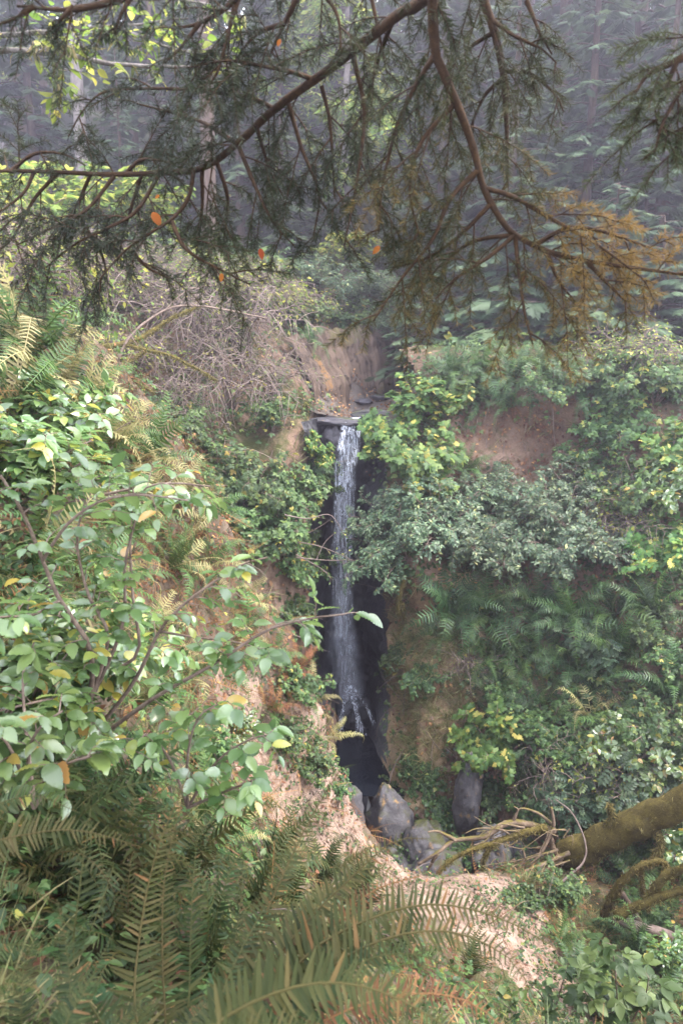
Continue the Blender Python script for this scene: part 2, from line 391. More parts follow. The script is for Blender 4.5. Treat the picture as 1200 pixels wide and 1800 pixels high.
def spaced(lo, hi, fine_lo, fine_hi, step, grow=1.25):
    a = list(np.arange(fine_lo, fine_hi + 1e-6, step))
    s = step; x = fine_hi
    while x < hi: s *= grow; x += s; a.append(min(x, hi))
    s = step; x = fine_lo
    while x > lo: s *= grow; x -= s; a.insert(0, max(x, lo))
    return np.unique(np.round(a, 4))
def hit(px, py, only=None):
    d = P(px, py, 10.0); d = Vector(d).normalized(); best = None
    for name, bv in SHEETS:
        if only and name not in only: continue
        r = bv.ray_cast(Vector((0, 0, 0)), d, 200)
        if r[0] is not None and (best is None or r[3] < best[3]): best = r
    if best is None: return None, None
    n = best[1]
    if n.dot(d) > 0: n = -n
    return np.array(best[0]), np.array(n)
def px_of(p):
    p = np.asarray(p, float); dep = p[..., 1] * CP - p[..., 2] * SP; up = p[..., 1] * SP + p[..., 2] * CP
    return 600 + F * p[..., 0] / dep, 900 - F * up / dep

# near bank: where the viewer stands, the slope up beside it and the crumbled spur below
w = [(0, 0, -1.6), (-1, 0, -1.5), (-3, 0, -.9), (2, 0, -1.9), (4, 0, -2.8), (0, -3, -1.5), (-5, -2, .3), (5, -3, -2.2), (0, 1.5, -2.0), (0, 2.5, -2.7),
     (-1.5, 2, -1.7), (1.5, 2, -2.8), (1.5, 1, -2.2), (3, 3, -4.2), (12, 0, -3), (-12, 0, 3), (0, -20, -1), (-12, -20, 2), (12, -20, -1), (-5, 3, 1.2), (-8, 6, 2.6),
     (-3, 10, -2.2), (-6, 10, .2), (-1.2, 10.6, -6.8), (.3, 10.6, -8.3), (2, 10.8, -8.3), (5, 10.8, -7.6), (-12, 10, 1.5), (9, 10.5, -6), (9, 6, -5), (0.2, 11.4, -8.6), (-3, 11.6, -4), (4, 11.6, -8.4), (-8, 12, -1), (9, 12, -6.5)]
ctl = [(0, 600, 6.0), (-300, 400, 6.5), (120, 720, 6.3), (200, 780, 6.5), (300, 890, 7), (400, 1030, 7.5), (480, 1130, 8), (550, 1240, 8.4), (588, 1340, 8.8), (615, 1475, 9.0),
       (100, 1000, 4.5), (0, 900, 4), (250, 1150, 5), (350, 1250, 6), (450, 1350, 7), (200, 1350, 3.6), (520, 1440, 7.5), (-300, 900, 3.5), (-300, 600, 4.5),
       (600, 1560, 6.5), (500, 1550, 5.), (400, 1500, 4.2), (700, 1550, 7.5), (800, 1550, 7.7), (900, 1575, 7.8), (980, 1600, 7.8), (1020, 1690, 7.4),
       (900, 1690, 6.5), (960, 1750, 6.3), (700, 1660, 5.6), (1080, 1720, 7.2), (1100, 1640, 8.2), (1000, 1830, 5.5), (1150, 1780, 6.2), (1250, 1650, 7.5), (700, 1545, 8.6), (850, 1535, 9.0), (1000, 1530, 9.4)]
pts = [P(*c) for c in ctl] + [np.array(c, float) for c in w]
pts = np.array(pts)
zn = tps(pts[:, :2], pts[:, 2], .01)
xs = spaced(-40, 40, -4.5, 4.8, .055); ys = spaced(-60, 11.8, .5, 10.5, .06)
gx, gy = np.meshgrid(xs, ys, indexing='ij')
gz = zn(np.c_[gx.ravel(), gy.ravel()]).reshape(gx.shape)
gz = np.where((np.abs(gx) > 13) | (gy < -21), np.clip(gz, -3, 6), gz)
X = np.stack([gx, gy, gz], -1)
X = disp(X, [(.8, .16, 3), (3.2, .07, 11), (9., .035, 23), (24, .014, 29)])
near_o = grid_mesh('ground', X, M['soil'])
NEAR = X

# opposite bank of the gully: a cliff, given as depth over (x, height)
def cliff(name, ctl, extra, xr, zr, step, amp, mat, roll):
    p = np.array([P(*c) for c in ctl] + [np.array(e, float) for e in extra])
    f = tps(p[:, [0, 2]], p[:, 1], .02); FACE[name] = f
    xs = spaced(xr[0], xr[1], max(xr[0], -7), min(xr[1], 7.5), step); zs = np.arange(zr[0], zr[1], step)
    gx, gz = np.meshgrid(xs, zs, indexing='ij')
    gy = f(np.c_[gx.ravel(), gz.ravel()]).reshape(gx.shape)
    gy = np.clip(gy, 7.5, 21)
    X = np.stack([gx, gy, gz], -1)
    X = disp(X, amp)
    k = np.clip((X[..., 2] - roll) / .9, 0, 1)           # the top rolls back into the forest floor
    X[..., 1] += 4.0 * k ** 2; X[..., 2] -= .5 * k ** 2
    return grid_mesh(name, X, mat, cull=(lambda c: (c[:, 0] < 1.45 + .15 * np.sin(c[:, 1] * 5)) & (c[:, 2] > -.95)) if name == 'cliff' else None)
cr = [(690, 1000, 13.2), (690, 1150, 13), (692, 1300, 12.6), (668, 1385, 12.3), (658, 1480, 11.8), (650, 900, 13.9), (700, 850, 14), (680, 760, 14.6), (700, 690, 15.5),
      (800, 1100, 12.6), (800, 1250, 12), (800, 1400, 11.3), (780, 1480, 10.9), (850, 950, 13.1), (760, 880, 13.7), (850, 800, 14.2), (950, 800, 14.2), (1050, 800, 14.0), (900, 720, 14.5),
      (950, 685, 14.0), (1050, 680, 13.9), (800, 640, 15), (950, 630, 15.0), (1100, 620, 14.9), (1200, 620, 14.5), (1000, 1000, 12.3), (1150, 1000, 11.8), (1000, 1200, 11.5), (1150, 1200, 10.8),
      (1000, 1350, 10.6), (1150, 1350, 9.9), (1000, 1450, 10.1), (1150, 850, 12.6), (1200, 750, 13.2), (1300, 700, 13), (1300, 1000, 11), (1300, 1300, 9.8), (1150, 1480, 9.5), (1150, 1600, 8.9), (740, 1250, 12.2), (745, 1100, 12.8)]
ex = [(.62, 15.6, 0), (.62, 15.4, -2), (.66, 15.2, -4), (.66, 15, -6), (.6, 14.6, -7.5), (.5, 14.2, -9), (12, 13, 1), (12, 10, -4), (12, 8.5, -8), (4, 9.6, -9), (2, 10.5, -9.2), (6.5, 8.6, -8), (7, 15.5, 1.2), (3, 15.8, 1.1)]
cliff('cliff', cr, ex, (.55, 22), (-9.6, 2.0), .065, [(.7, .22, 5), (2.4, .13, 13), (7, .055, 21), (20, .02, 27)], M['soil_dark'], .3)
cl = [(552, 780, 14.4), (548, 900, 14.2), (545, 1000, 13.8), (555, 1100, 13.2), (575, 1250, 12.6), (400, 900, 13.2), (300, 850, 13), (400, 1050, 12.2), (450, 750, 14.5), (300, 700, 14.3), (150, 700, 13.5), (0, 700, 13),
      (500, 660, 16), (300, 580, 15.5), (100, 550, 15), (0, 500, 15), (300, 480, 17.3), (100, 460, 17), (-300, 500, 14), (-300, 900, 12), (300, 1200, 11.3), (450, 1300, 11.4), (550, 1400, 11.9)]
exl = [(-.2, 16.2, -1.5), (-.2, 16, -4), (-.15, 15.6, -6), (0, 15, -8), (0.02, 12.6, -9), (-20, 14, 2), (-20, 11, -3), (-20, 10, -8), (-3, 10.6, -9), (-8, 10, -9), (-.15, 17.3, -.6)]
cliff('bank', cl, exl, (-22, -.12), (-9.6, 2.9), .075, [(.7, .2, 8), (2.4, .12, 15), (7, .05, 22)], M['soil_dark'], 1.6)

# forest floor behind, with the stream bed and the tilted slab beside it
fc = [(600, 735, 15.2), (555, 728, 15.2), (640, 702, 17.6), (600, 712, 17.0), (690, 690, 19.2), (760, 690, 19.4), (500, 600, 16.6), (530, 640, 16.5), (562, 712, 16.1), (600, 655, 17.6), (590, 610, 18.4), (640, 600, 20.0), (690, 605, 21), (740, 615, 21.5),
      (700, 665, 20.2), (640, 675, 18.7), (600, 690, 17.4), (570, 590, 19.2), (640, 575, 21.5), (560, 660, 16.7)]
fx = [(1.0, 15.4, -.85), (2.2, 16, .2), (2.2, 17.5, .25), (3.2, 18.2, .3), (4.5, 15.6, .5), (7, 15.6, .5), (12, 15.6, .6), (5, 20, 1.3), (5, 26, 3), (6, 35, 7), (6, 50, 16), (20, 30, 6), (20, 20, 2), (30, 50, 18), (-2.2, 16.2, .6), (-4, 17.2, 2.3),
      (-4, 18.5, 2.7), (-8, 17.2, 2.8), (-4, 24, 3.6), (-10, 24, 4.5), (-6, 35, 7), (-6, 50, 15), (-20, 20, 5), (-25, 35, 10), (-25, 50, 18), (0, 50, 15), (0, 35, 6.8), (0, 26, 3.4), (0, 75, 30), (-30, 75, 32), (30, 75, 32), (60, 60, 26), (-60, 60, 26), (60, 16, 2), (-60, 16, 6), (2, 22.5, 1.8), (-.3, 21.5, 2.6), (0, 90, 38), (-60, 90, 40), (60, 90, 40)]
p = np.array([P(*c) for c in fc] + [np.array(e, float) for e in fx])
zf = tps(p[:, :2], p[:, 2], .004)
xs = spaced(-70, 70, -3, 5, .08); ys = spaced(15.22, 90, 15.22, 22, .08, 1.1)
gx, gy = np.meshgrid(xs, ys, indexing='ij')
gz = zf(np.c_[gx.ravel(), gy.ravel()]).reshape(gx.shape)
X = disp(np.stack([gx, gy, gz], -1), [(.5, .10, 31), (3, .045, 37), (12, .02, 41)])
X[:, 0, 2] -= np.where(X[:, 0, 0] > .95, 3.0, 0)       # the floor's front edge goes down behind the bluff
inslab = lambda c: (c[:, 0] > -1.35) & (c[:, 0] < 1.9) & (c[:, 1] < 21.6) & (c[:, 1] > 15.2)
def ahead(c):                            # floor that would stick out in front of a bank face is left off
    a = (c[:, 0] < -.9) & (c[:, 0] > -9) & (c[:, 1] < 18) & (c[:, 2] < 1.5); r = np.zeros(len(c), bool)
    r[a] = c[a, 1] < FACE['bank'](c[a][:, [0, 2]]) - .02
    return r
me = grid_mesh('forest_floor', X, M['forest_soil'], cull=ahead).data
me.materials.append(M['stream_bed'])
cen = np.empty(len(me.polygons) * 3); me.polygons.foreach_get('center', cen); cen = cen.reshape(-1, 3)
bed = inslab(cen) & (cen[:, 2] + .15 * fbm(cen, 2, 3, 6) < -.15 + .12 * (cen[:, 1] - 16))
me.polygons.foreach_set('material_index', bed.astype(np.int32))
# the tilted slab beside the stream: bedding planes run down it
u = np.linspace(0, 1, 190)[:, None]; v = np.linspace(0, 1, 120)[None]
A, B, C_, D = P(498, 596, 16.7), P(705, 560, 21.0), P(566, 728, 15.75), P(722, 690, 19.9)
X = (A * (1 - u[..., None]) + B * u[..., None]) * (1 - v[..., None]) + (C_ * (1 - u[..., None]) + D * u[..., None]) * v[..., None]
uv = np.stack([u + 0 * v + .03 * v, v + 0 * u, 0 * u + 0 * v], -1).reshape(-1, 3)
st = np.stack([uv[:, 0] * 9, uv[:, 1] * .45, uv[:, 2]], -1); ridge = fbm(st, 1.6, 4, 81, .6); step = np.round(ridge * 3) / 3
big = fbm(uv, 2.2, 3, 83); fine = fbm(np.stack([uv[:, 0] * 60, uv[:, 1] * 2.5, uv[:, 2]], -1), 1, 3, 85)
nn = nrm(np.cross(B - A, C_ - A)); nn = nn if nn[1] < 0 else -nn
X = X + (nn * (.16 * step + .05 * ridge + .02 * fine + .28 * big + .12 * np.sin(uv[:, 1] * 3))[:, None]).reshape(X.shape) - nn * .12
tint = .46 + .22 * fine + .35 * ridge * .6
tint = np.where((big > .12) & (uv[:, 0] > .3) & (fine > -.25), .80 + .05 * fine, tint)
tint = np.where((np.abs(uv[:, 0] - .155 - .02 * uv[:, 1]) < .022 + .02 * fine) & (uv[:, 1] > .25) & (uv[:, 1] < .75), .97, tint)
tint = np.where(np.abs(ridge * 3 - np.round(ridge * 3)) > .455, .02, tint)
n_, m_ = X.shape[:2]; i = np.arange(n_ - 1)[:, None] * m_; j = np.arange(m_ - 1)[None]
mb = MB(); mb.add(X.reshape(-1, 3), np.stack([i + j, i + j + 1, i + m_ + j + 1, i + m_ + j], -1).reshape(-1, 4), None, np.clip(tint, 0, 1))
so = mb.build('rock_slab', M['slab']); tag(so, 'brown tilted rock slab with slanting layers beside the stream above the fall', 'rock slab')

# the gorge behind the fall: dark wet rock wrapped round the plunge pool
plan = smooth_path([(-.75, 14.0, 0), (-.58, 14.9, 0), (-.2, 15.35, 0), (.2, 15.45, 0), (.55, 15.4, 0), (.85, 15.0, 0), (1.1, 14.4, 0)], 90)
zs = np.arange(-9.6, -.85, .07)
X = np.repeat(plan[:, None], len(zs), 1).copy(); X[..., 2] = zs[None]
X[..., 1] += np.where(X[..., 1] > 15, (np.clip(-1.5 - zs, 0, 1) * .25)[None], 0)
X = disp(X[::-1], [(.9, .3, 44), (2.6, .2, 47), (8, .08, 49)])
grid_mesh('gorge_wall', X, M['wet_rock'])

# fresh pale dirt where the near slope has slumped
me = near_o.data; me.materials.append(M['soil_pale'])
cen = np.empty(len(me.polygons) * 3); me.polygons.foreach_get('center', cen); cen = cen.reshape(-1, 3)
SL = np.array([P(*c) for c in ((480, 1380, 7.2), (430, 1250, 7), (560, 1440, 8), (530, 1330, 8), (740, 1560, 7.6), (850, 1580, 7.7), (900, 1660, 6.8), (960, 1730, 6.5), (800, 1610, 7.2), (690, 1560, 7.3))])
dm = np.min(np.linalg.norm(cen[:, None] - SL[None], axis=2), axis=1) + .35 * fbm(cen, 1.6, 4, 71)
me.polygons.foreach_set('material_index', (dm < .72).astype(np.int32))

# ochre earth on the bluff corner
me = bpy.data.objects['cliff'].data; me.materials.append(M['rubble'])
cen = np.empty(len(me.polygons) * 3); me.polygons.foreach_get('center', cen); cen = cen.reshape(-1, 3)
BT = np.array([P(*c) for c in ((760, 1150, 12.6), (790, 1220, 12.2), (740, 1280, 12.2), (700, 1180, 12.9), (690, 1080, 13), (710, 1330, 12.3), (780, 1080, 12.7))])
dm = np.min(np.linalg.norm(cen[:, None] - BT[None], axis=2), axis=1) + .4 * fbm(cen, 1.5, 4, 73)
me.materials.append(M['wet_rock'])
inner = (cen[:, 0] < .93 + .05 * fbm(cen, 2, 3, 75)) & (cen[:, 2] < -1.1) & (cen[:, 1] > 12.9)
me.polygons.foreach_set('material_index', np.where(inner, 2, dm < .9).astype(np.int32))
me = bpy.data.objects['bank'].data; me.materials.append(M['wet_rock'])
cen = np.empty(len(me.polygons) * 3); me.polygons.foreach_get('center', cen); cen = cen.reshape(-1, 3)
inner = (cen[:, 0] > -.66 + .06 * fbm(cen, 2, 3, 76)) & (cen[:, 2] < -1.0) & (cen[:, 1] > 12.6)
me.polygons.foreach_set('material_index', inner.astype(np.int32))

# rocky floor of the gully between the bluff and the dirt spur, with a narrow wet cleft
xs = np.arange(-.9, 6.5, .05); ys = np.arange(8.2, 12.25, .05); gx, gy = np.meshgrid(xs, ys, indexing='ij')
q = np.stack([gx, gy, 0 * gx], -1).reshape(-1, 3)
gz = (-7.85 + .10 * np.clip(q[:, 0] - .5, 0, 9) + .35 * fbm(q, 1.3, 3, 91) + .16 * np.abs(fbm(q, 3.2, 3, 92)) * 2).reshape(gx.shape)
gz -= 1.2 * np.exp(-((gx - .30 - .05 * np.sin(gy * 3)) / .13) ** 2) + np.clip(gy - 11.6, 0, 1) * 1.2
grid_mesh('gully_floor', disp(np.stack([gx, gy, gz], -1), [(4, .07, 93), (11, .03, 94)]), M['rock'])
# ---------------------------------------------------------------- ferns
def frond(path, npin, plen, up=None, width=.2, sides=4, rr=.007, tip_curl=.0, seed=0, gap=0.0, base=.08):
    """one fern frond along a path: stalk and two rows of tapering leaflets"""
    rng = np.random.default_rng(seed)
    mb = MB(); L = np.linalg.norm(np.diff(path, axis=0), axis=1).sum()
    p = smooth_path(path, 18); tube(mb, p, np.linspace(rr, rr * .25, len(p)) * L, sides, .85)
    t = np.linspace(base, .985, npin); s = np.linspace(0, 1, len(p))
    q = np.stack([np.interp(t, s, p[:, k]) for k in range(3)], -1)
    tg = nrm(np.stack([np.interp(t, s, np.gradient(p[:, k])) for k in range(3)], -1))
    if up is None: up = np.array([0, 0, 1.0])
    side = nrm(np.cross(tg, np.broadcast_to(up, tg.shape) + 1e-3)); nn = np.cross(side, tg)
    prof = np.minimum(1, (t / .22) ** .5 * .45 + .55 * np.clip(t / .3, 0, 1)) * np.clip((1 - t) / .75, 0, 1) ** .75 + .03
    V, Q, T = tpl_strip([0, .12, .5, .85, 1], [.35 * width, width * .5, width * .42, width * .22, 0], .25, .22)
    for sg in (-1, 1):
        keep = rng.random(npin) > gap
        d = side * sg + tg * (.28 + .25 * t[:, None]) + nn * (.10 + rng.normal(0, .08, npin))[:, None] + rng.normal(0, .09, (npin, 3))
        ln = plen * L * prof * rng.uniform(.78, 1.1, npin)
        scatter(mb, (V, Q, T), q[keep], d[keep], nn[keep] + rng.normal(0, .12, (keep.sum(), 3)), ln[keep], np.clip(.35 + .3 * t[keep] + rng.normal(0, .2, keep.sum()), 0, 1))
    return mb
def arch(rise, reach, droop, bend=0.0, n=8):
    t = np.linspace(0, 1, n)
    return np.stack([bend * t * t, reach * t ** 1.15, rise * np.sin(t * PI * .62) / np.sin(PI * .62) - droop * t ** 3], -1)
FROND = [frond(arch(.62, .72, .18, .05), 30, .125, seed=1).mesh('frond'), frond(arch(.45, .85, .32, -.08), 32, .115, seed=2).mesh('frond'),
         frond(arch(.75, .52, .1, .1), 28, .13, seed=3).mesh('frond'), frond(arch(.3, .8, .55, .06), 30, .12, seed=4).mesh('frond'),
         frond(arch(.55, .75, .42, -.12), 26, .13, seed=5, gap=.12).mesh('frond')]
DEAD = [frond(arch(.15, .5, .75, .1), 24, .10, seed=6, gap=.3, width=.24).mesh('frond'), frond(arch(.05, .4, .85, -.1), 24, .09, seed=7, gap=.35, width=.26).mesh('frond')]
for m_ in FROND + DEAD: m_.materials.append(M['fern'])
def basis(zaxis, az=0.0):
    z = Vector(zaxis).normalized()
    return z.to_track_quat('Z', 'Y').to_matrix() @ Matrix.Rotation(az, 3, 'Z')
def fern(loc, normal, size, label, n=14, mat='fern', mixmat=None, dead=0, lean=.5, group='sword ferns rooted on the banks', spread=2 * PI, face=0.0):
    up = nrm(np.array([0, 0, 1.0]) * (1 - lean) + np.asarray(normal) * lean)
    root = empty('sword_fern', np.asarray(loc) - np.asarray(normal) * .03, label, 'fern', group, basis(up, random.random() * 6.28 if spread > 6 else 0))
    for k in range(n + dead):
        isd = k >= n
        me = random.choice(DEAD if isd else FROND)
        o = bpy.data.objects.new('frond', me); COL.objects.link(o); o.parent = root
        az = face + spread * ((k * .381966) % 1.0 - .5) + random.uniform(-.2, .2)
        s = size * random.uniform(.75, 1.1) * (.8 if isd else 1)
        o.rotation_euler = (random.uniform(-.25, .3), random.uniform(-.2, .2), az); o.scale = (s, s, s)
        mm = 'fern_brown' if isd else (mixmat if mixmat and random.random() < .3 else mat)
        o.material_slots[0].link = 'OBJECT'; o.material_slots[0].material = M[mm]
    return root

# ---------------------------------------------------------------- shrubs
def grow(base_pts, leaf, ls, n_twig, tl, per, mb_s, mb_l, up=.35, droop=.25, r0=.012, sides=4, t0=.3, flat=.6, tint=(.05, .8), seed=0, twig_r=.35, spread=1.0, aged=.06, lsv=.3):
    """twigs with leaves on a list of stems"""
    rng = np.random.default_rng(seed)
    LP, LD, LN, LS, LT = [], [], [], [], []
    for st in base_pts:
        st = np.asarray(st, float); L = np.linalg.norm(np.diff(st, axis=0), axis=1).sum()
        tube(mb_s, st, np.linspace(r0, r0 * .35, len(st)), sides + 1, rng.uniform(.2, .8))
        s = np.linspace(0, 1, len(st)); tg = np.gradient(st, axis=0)
        for k in range(n_twig):
            t = t0 + (1 - t0) * (k + rng.random()) / n_twig
            q = np.array([np.interp(t, s, st[:, i]) for i in range(3)]); d = nrm([np.interp(t, s, tg[:, i]) for i in range(3)])
            side = rng.normal(size=3); side -= d * side.dot(d); side[2] *= flat; side = nrm(side)
            d2 = nrm(d * .55 + side * spread + np.array([0, 0, up])); l2 = tl * rng.uniform(.55, 1.2) * (1.15 - .5 * t)
            u = np.linspace(0, 1, 5)[:, None]
            tp = q + d2 * l2 * u + np.array([0, 0, -droop * l2]) * u ** 2 + rng.normal(0, .03 * l2, (5, 3)) * u
            tube(mb_s, tp, np.linspace(r0 * twig_r, r0 * .12, 5), 3, rng.uniform(.2, .9))
            m = per
            tt = np.linspace(.18, 1, m) ** .9
            lp = np.stack([np.interp(tt, u[:, 0], tp[:, i]) for i in range(3)], -1)
            td = nrm(np.gradient(tp, axis=0)); ld = np.stack([np.interp(tt, u[:, 0], td[:, i]) for i in range(3)], -1)
            sgn = np.where(np.arange(m) % 2, 1, -1)[:, None]
            sd = nrm(np.cross(ld, [0, 0, 1.0]) + 1e-4)
            dd = ld * .6 + sd * sgn * .85 + rng.normal(0, .22, (m, 3)); dd[-1] = ld[-1]
            dd[:, 2] -= .15
            LP.append(lp); LD.append(dd); LN.append(np.array([0, 0, 1.0]) + rng.normal(0, .38, (m, 3)) + d2 * .15)
            LS.append(ls * rng.uniform(1 - lsv, 1 + lsv, m) * (1 - .25 * tt))
            tn = rng.uniform(tint[0], tint[1], m); old = rng.random(m) < aged; tn = np.where(old, rng.uniform(.88, 1, m), tn); LT.append(tn)
    scatter(mb_l, leaf, np.concatenate(LP), np.concatenate(LD), np.concatenate(LN), np.concatenate(LS), np.concatenate(LT))
def stems_bush(rng, n, H, R, arch_=.35, wob=.05, nseg=9):
    out = []
    for k in range(n):
        az = k * 2.39996 + rng.uniform(-.4, .4); r = R * rng.uniform(.3, 1); h = H * rng.uniform(.6, 1.0)
        t = np.linspace(0, 1, nseg)
        x = r * t ** 1.4; z = h * (t * (1 + arch_) - arch_ * t * t * (1 + .3 * r / R))
        out.append(np.stack([np.cos(az) * x, np.sin(az) * x, z], -1) + np.cumsum(rng.normal(0, wob * H / nseg, (nseg, 3)), 0))
    return out
PROTO = {}
def proto(key, leaf, ls, n, H, R, n_twig, tl, per, lmat, smat='twig', seed=0, **kw):
    rng = np.random.default_rng(seed); a, b = MB(), MB()
    sk = {k: kw.pop(k) for k in ('arch_', 'wob') if k in kw}
    grow(stems_bush(rng, n, H, R, **sk), leaf, ls, n_twig, tl, per, a, b, seed=seed + 1, **kw)
    s = a.mesh('stems'); s.materials.append(M[smat]); l = b.mesh('foliage', smooth=False); l.materials.append(M[lmat])
    PROTO.setdefault(key, []).append((s, l))
for sd in (1, 2):
    proto('maple', LEAF_MAPLE, .15, 9, 1.0, .8, 16, .32, 7, 'maple', seed=10 + sd, droop=.35, flat=.5, aged=.12)
    proto('small', LEAF_S, .075, 12, 1.0, 1.0, 22, .36, 13, 'small', seed=20 + sd, flat=.35, up=.2, droop=.3, aged=.05, r0=.009)
    proto('berry', LEAF_3, .15, 10, 1.0, .8, 14, .3, 6, 'berry', seed=30 + sd, droop=.4, aged=.06)
    proto('thicket', LEAF_S, .09, 16, 1.0, 1.1, 16, .6, 3, 'bright', 'twig_grey', seed=40 + sd, arch_=.8, wob=.25, aged=.2, spread=1.3, up=.0, r0=.013, twig_r=.55)
    proto('bare', LEAF_S, .06, 14, 1.0, 1.2, 15, .6, 1, 'bright', 'twig_grey', seed=50 + sd, arch_=1.2, wob=.3, aged=.3, spread=1.4, up=-.2, droop=.5, r0=.011, twig_r=.6)
    proto('pinnate', LEAF_PIN, .26, 7, 1.0, .7, 9, .35, 4, 'small', seed=60 + sd, droop=.4, aged=.04)
    proto('leafy', LEAF_M, .13, 8, 1.0, .8, 14, .3, 7, 'alder', seed=70 + sd, droop=.3, aged=.1)
    proto('sunny', LEAF_M, .12, 9, 1.0, .85, 15, .34, 8, 'bright', seed=80 + sd, droop=.3, aged=.15)
    proto('ivy', LEAF_IVY, .09, 12, .35, .9, 16, .22, 7, 'ivy', seed=90 + sd, droop=.4, aged=.03, r0=.006)
NAMES = {'maple': ('maple_shrub', 'maple shrub'), 'small': ('huckleberry_shrub', 'shrub'), 'berry': ('bramble_shrub', 'bramble'), 'thicket': ('twiggy_thicket', 'thicket'), 'bare': ('bare_brush', 'brush'),
         'pinnate': ('elder_shrub', 'shrub'), 'leafy': ('broadleaf_shrub', 'shrub'), 'sunny': ('pale_green_shrub', 'shrub'), 'ivy': ('creeper_clump', 'creeper')}
def shrub(key, loc, normal, size, label, lean=.5, mat=None, group=None, squash=(1, 1, 1)):
    nm, cat = NAMES[key]; s, l = PROTO[key][random.randrange(len(PROTO[key]))]
    up = nrm(np.array([0, 0, 1.0]) * (1 - lean) + np.asarray(normal) * lean)
    root = empty(nm, np.asarray(loc) - np.asarray(normal) * .05, label, cat, group or cat + 's on the gully banks', basis(up, random.random() * 6.28), tuple(size * q for q in squash))
    a = bpy.data.objects.new('stems', s); b = bpy.data.objects.new('foliage', l)
    for o in (a, b): COL.objects.link(o); o.parent = root
    if mat: b.material_slots[0].link = 'OBJECT'; b.material_slots[0].material = M[mat]
    return root

# ---------------------------------------------------------------- conifers
def spray_tpl(seed, n=11, w=.05):
    rng = np.random.default_rng(seed); V, Q = [], []
    def blade(a, d, l, w_, z):
        x = nrm(np.cross(d, [0, 0, 1.0])); k = len(V)
        for t, ww, dz in ((0, .5, 0), (.35, 1, -.02), (.75, .75, -.07), (1, .1, -.14)):
            c = a + d * l * t + np.array([0, 0, dz * l * z])
            V.extend([c - x * w_ * ww, c + x * w_ * ww])
        for j in range(3): Q.append((k + 2 * j, k + 2 * j + 1, k + 2 * j + 3, k + 2 * j + 2))
    blade(np.zeros(3), np.array([0, 1.0, 0]), 1, w * .8, 1.6)
    for i in range(n):
        t = .12 + .8 * i / n
        for sg in (-1, 1):
            d = nrm(np.array([sg * .85, .75, rng.uniform(-.25, .08)]))
            blade(np.array([0, t, -.16 * t * t]), d, .46 * (1 - t) ** .7 + .08, w * rng.uniform(.7, 1.1), 2.0)
    return np.array(V), Q, []
SPRAY = [spray_tpl(s) for s in (1, 2, 3)]
SPRAY_FINE = [spray_tpl(s, 17, .026) for s in (4, 5)]
def two_mat(name, first, second):
    nf = sum(len(q) for q in first.Q), sum(len(t) for t in first.T)
    sq, st = sum(len(q) for q in second.Q), sum(len(t) for t in second.T)
    mb = MB()
    for src in (first, second):
        mb.add(np.concatenate(src.V), np.concatenate(src.Q) if src.Q else None, np.concatenate(src.T) if src.T else None, np.concatenate(src.A))
    me = mb.mesh(name, smooth=False)
    idx = np.concatenate([np.zeros(nf[0]), np.ones(sq), np.zeros(nf[1]), np.ones(st)]).astype(np.int32)
    if len(idx) == len(me.polygons): me.polygons.foreach_set('material_index', idx)
    else: print('two_mat mismatch', name, len(idx), len(me.polygons))
    return me
def conifer_mesh(seed, H=20., R=3.2, z0=2., n=95, sprays=SPRAY, ss=1.1, r0=.24, droop=.35, pitch=.1, bare=14, per=9, fall=.25):
    rng = np.random.default_rng(seed); tr, br, cr = MB(), MB(), MB()
    z = np.linspace(-.6, H, 26); wob = np.cumsum(rng.normal(0, .012, (26, 2)), 0)
    rad = r0 * (1 - np.clip(z / H, 0, 1)) ** .8 + .015; rad[0] *= 1.5; rad[1] *= 1.12
    trunk = np.c_[wob, z]; tube(tr, trunk, rad, 12, .5, lump=.12, seed=seed)
    for k in range(n + bare):
        u = (k + rng.random()) / n if k < n else rng.uniform(-.25, .05)
        h = z0 + (H - z0) * min(u, .995) ** 1.1 if k < n else rng.uniform(.8, z0 + 1.5)
        rad_ = R * (1 - max(h - z0, 0) / (H - z0)) ** .85 * rng.uniform(.6, 1.12) + .25
        if k >= n: rad_ = R * rng.uniform(.15, .5)
        az = rng.uniform(0, 2 * PI); o = np.array([np.interp(h, z, wob[:, 0]), np.interp(h, z, wob[:, 1]), h])
        t = np.linspace(0, 1, 7); d = np.array([np.cos(az), np.sin(az), 0])
        path = o + d * rad_ * t[:, None] + np.array([0, 0, 1.0]) * (pitch * rad_ * t - droop * rad_ * t ** 2 + .1 * rad_ * t ** 4)[:, None]
        tube(br, path, np.linspace(.02 + .008 * rad_, .006, 7), 4, .5)
        if k >= n: continue
        m = max(4, int(per * rad_ / R + 3)); tt = np.sort(rng.uniform(.16, 1, m)); tt[-1] = .97
        q = np.stack([np.interp(tt, t, path[:, i]) for i in range(3)], -1)
        sd = np.cross(d, [0, 0, 1.0]); sg = np.where(np.arange(m) % 2, 1, -1)[:, None]
        dd = d * rng.uniform(.35, .9, (m, 1)) + sd * sg * rng.uniform(.3, 1, (m, 1)) + np.array([0, 0, -fall]) + rng.normal(0, .12, (m, 3)); dd[-1] = d + np.array([0, 0, -.2])
        sz = ss * rng.uniform(.55, 1.1, m) * (.55 + .45 * rad_ / R)
        for j in range(len(sprays)):
            c = np.arange(m) % len(sprays) == j
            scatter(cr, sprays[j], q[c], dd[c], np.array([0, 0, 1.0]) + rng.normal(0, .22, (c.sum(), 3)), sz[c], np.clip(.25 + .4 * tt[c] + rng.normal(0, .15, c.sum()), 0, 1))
    return tr.mesh('trunk'), two_mat('crown', cr, br)
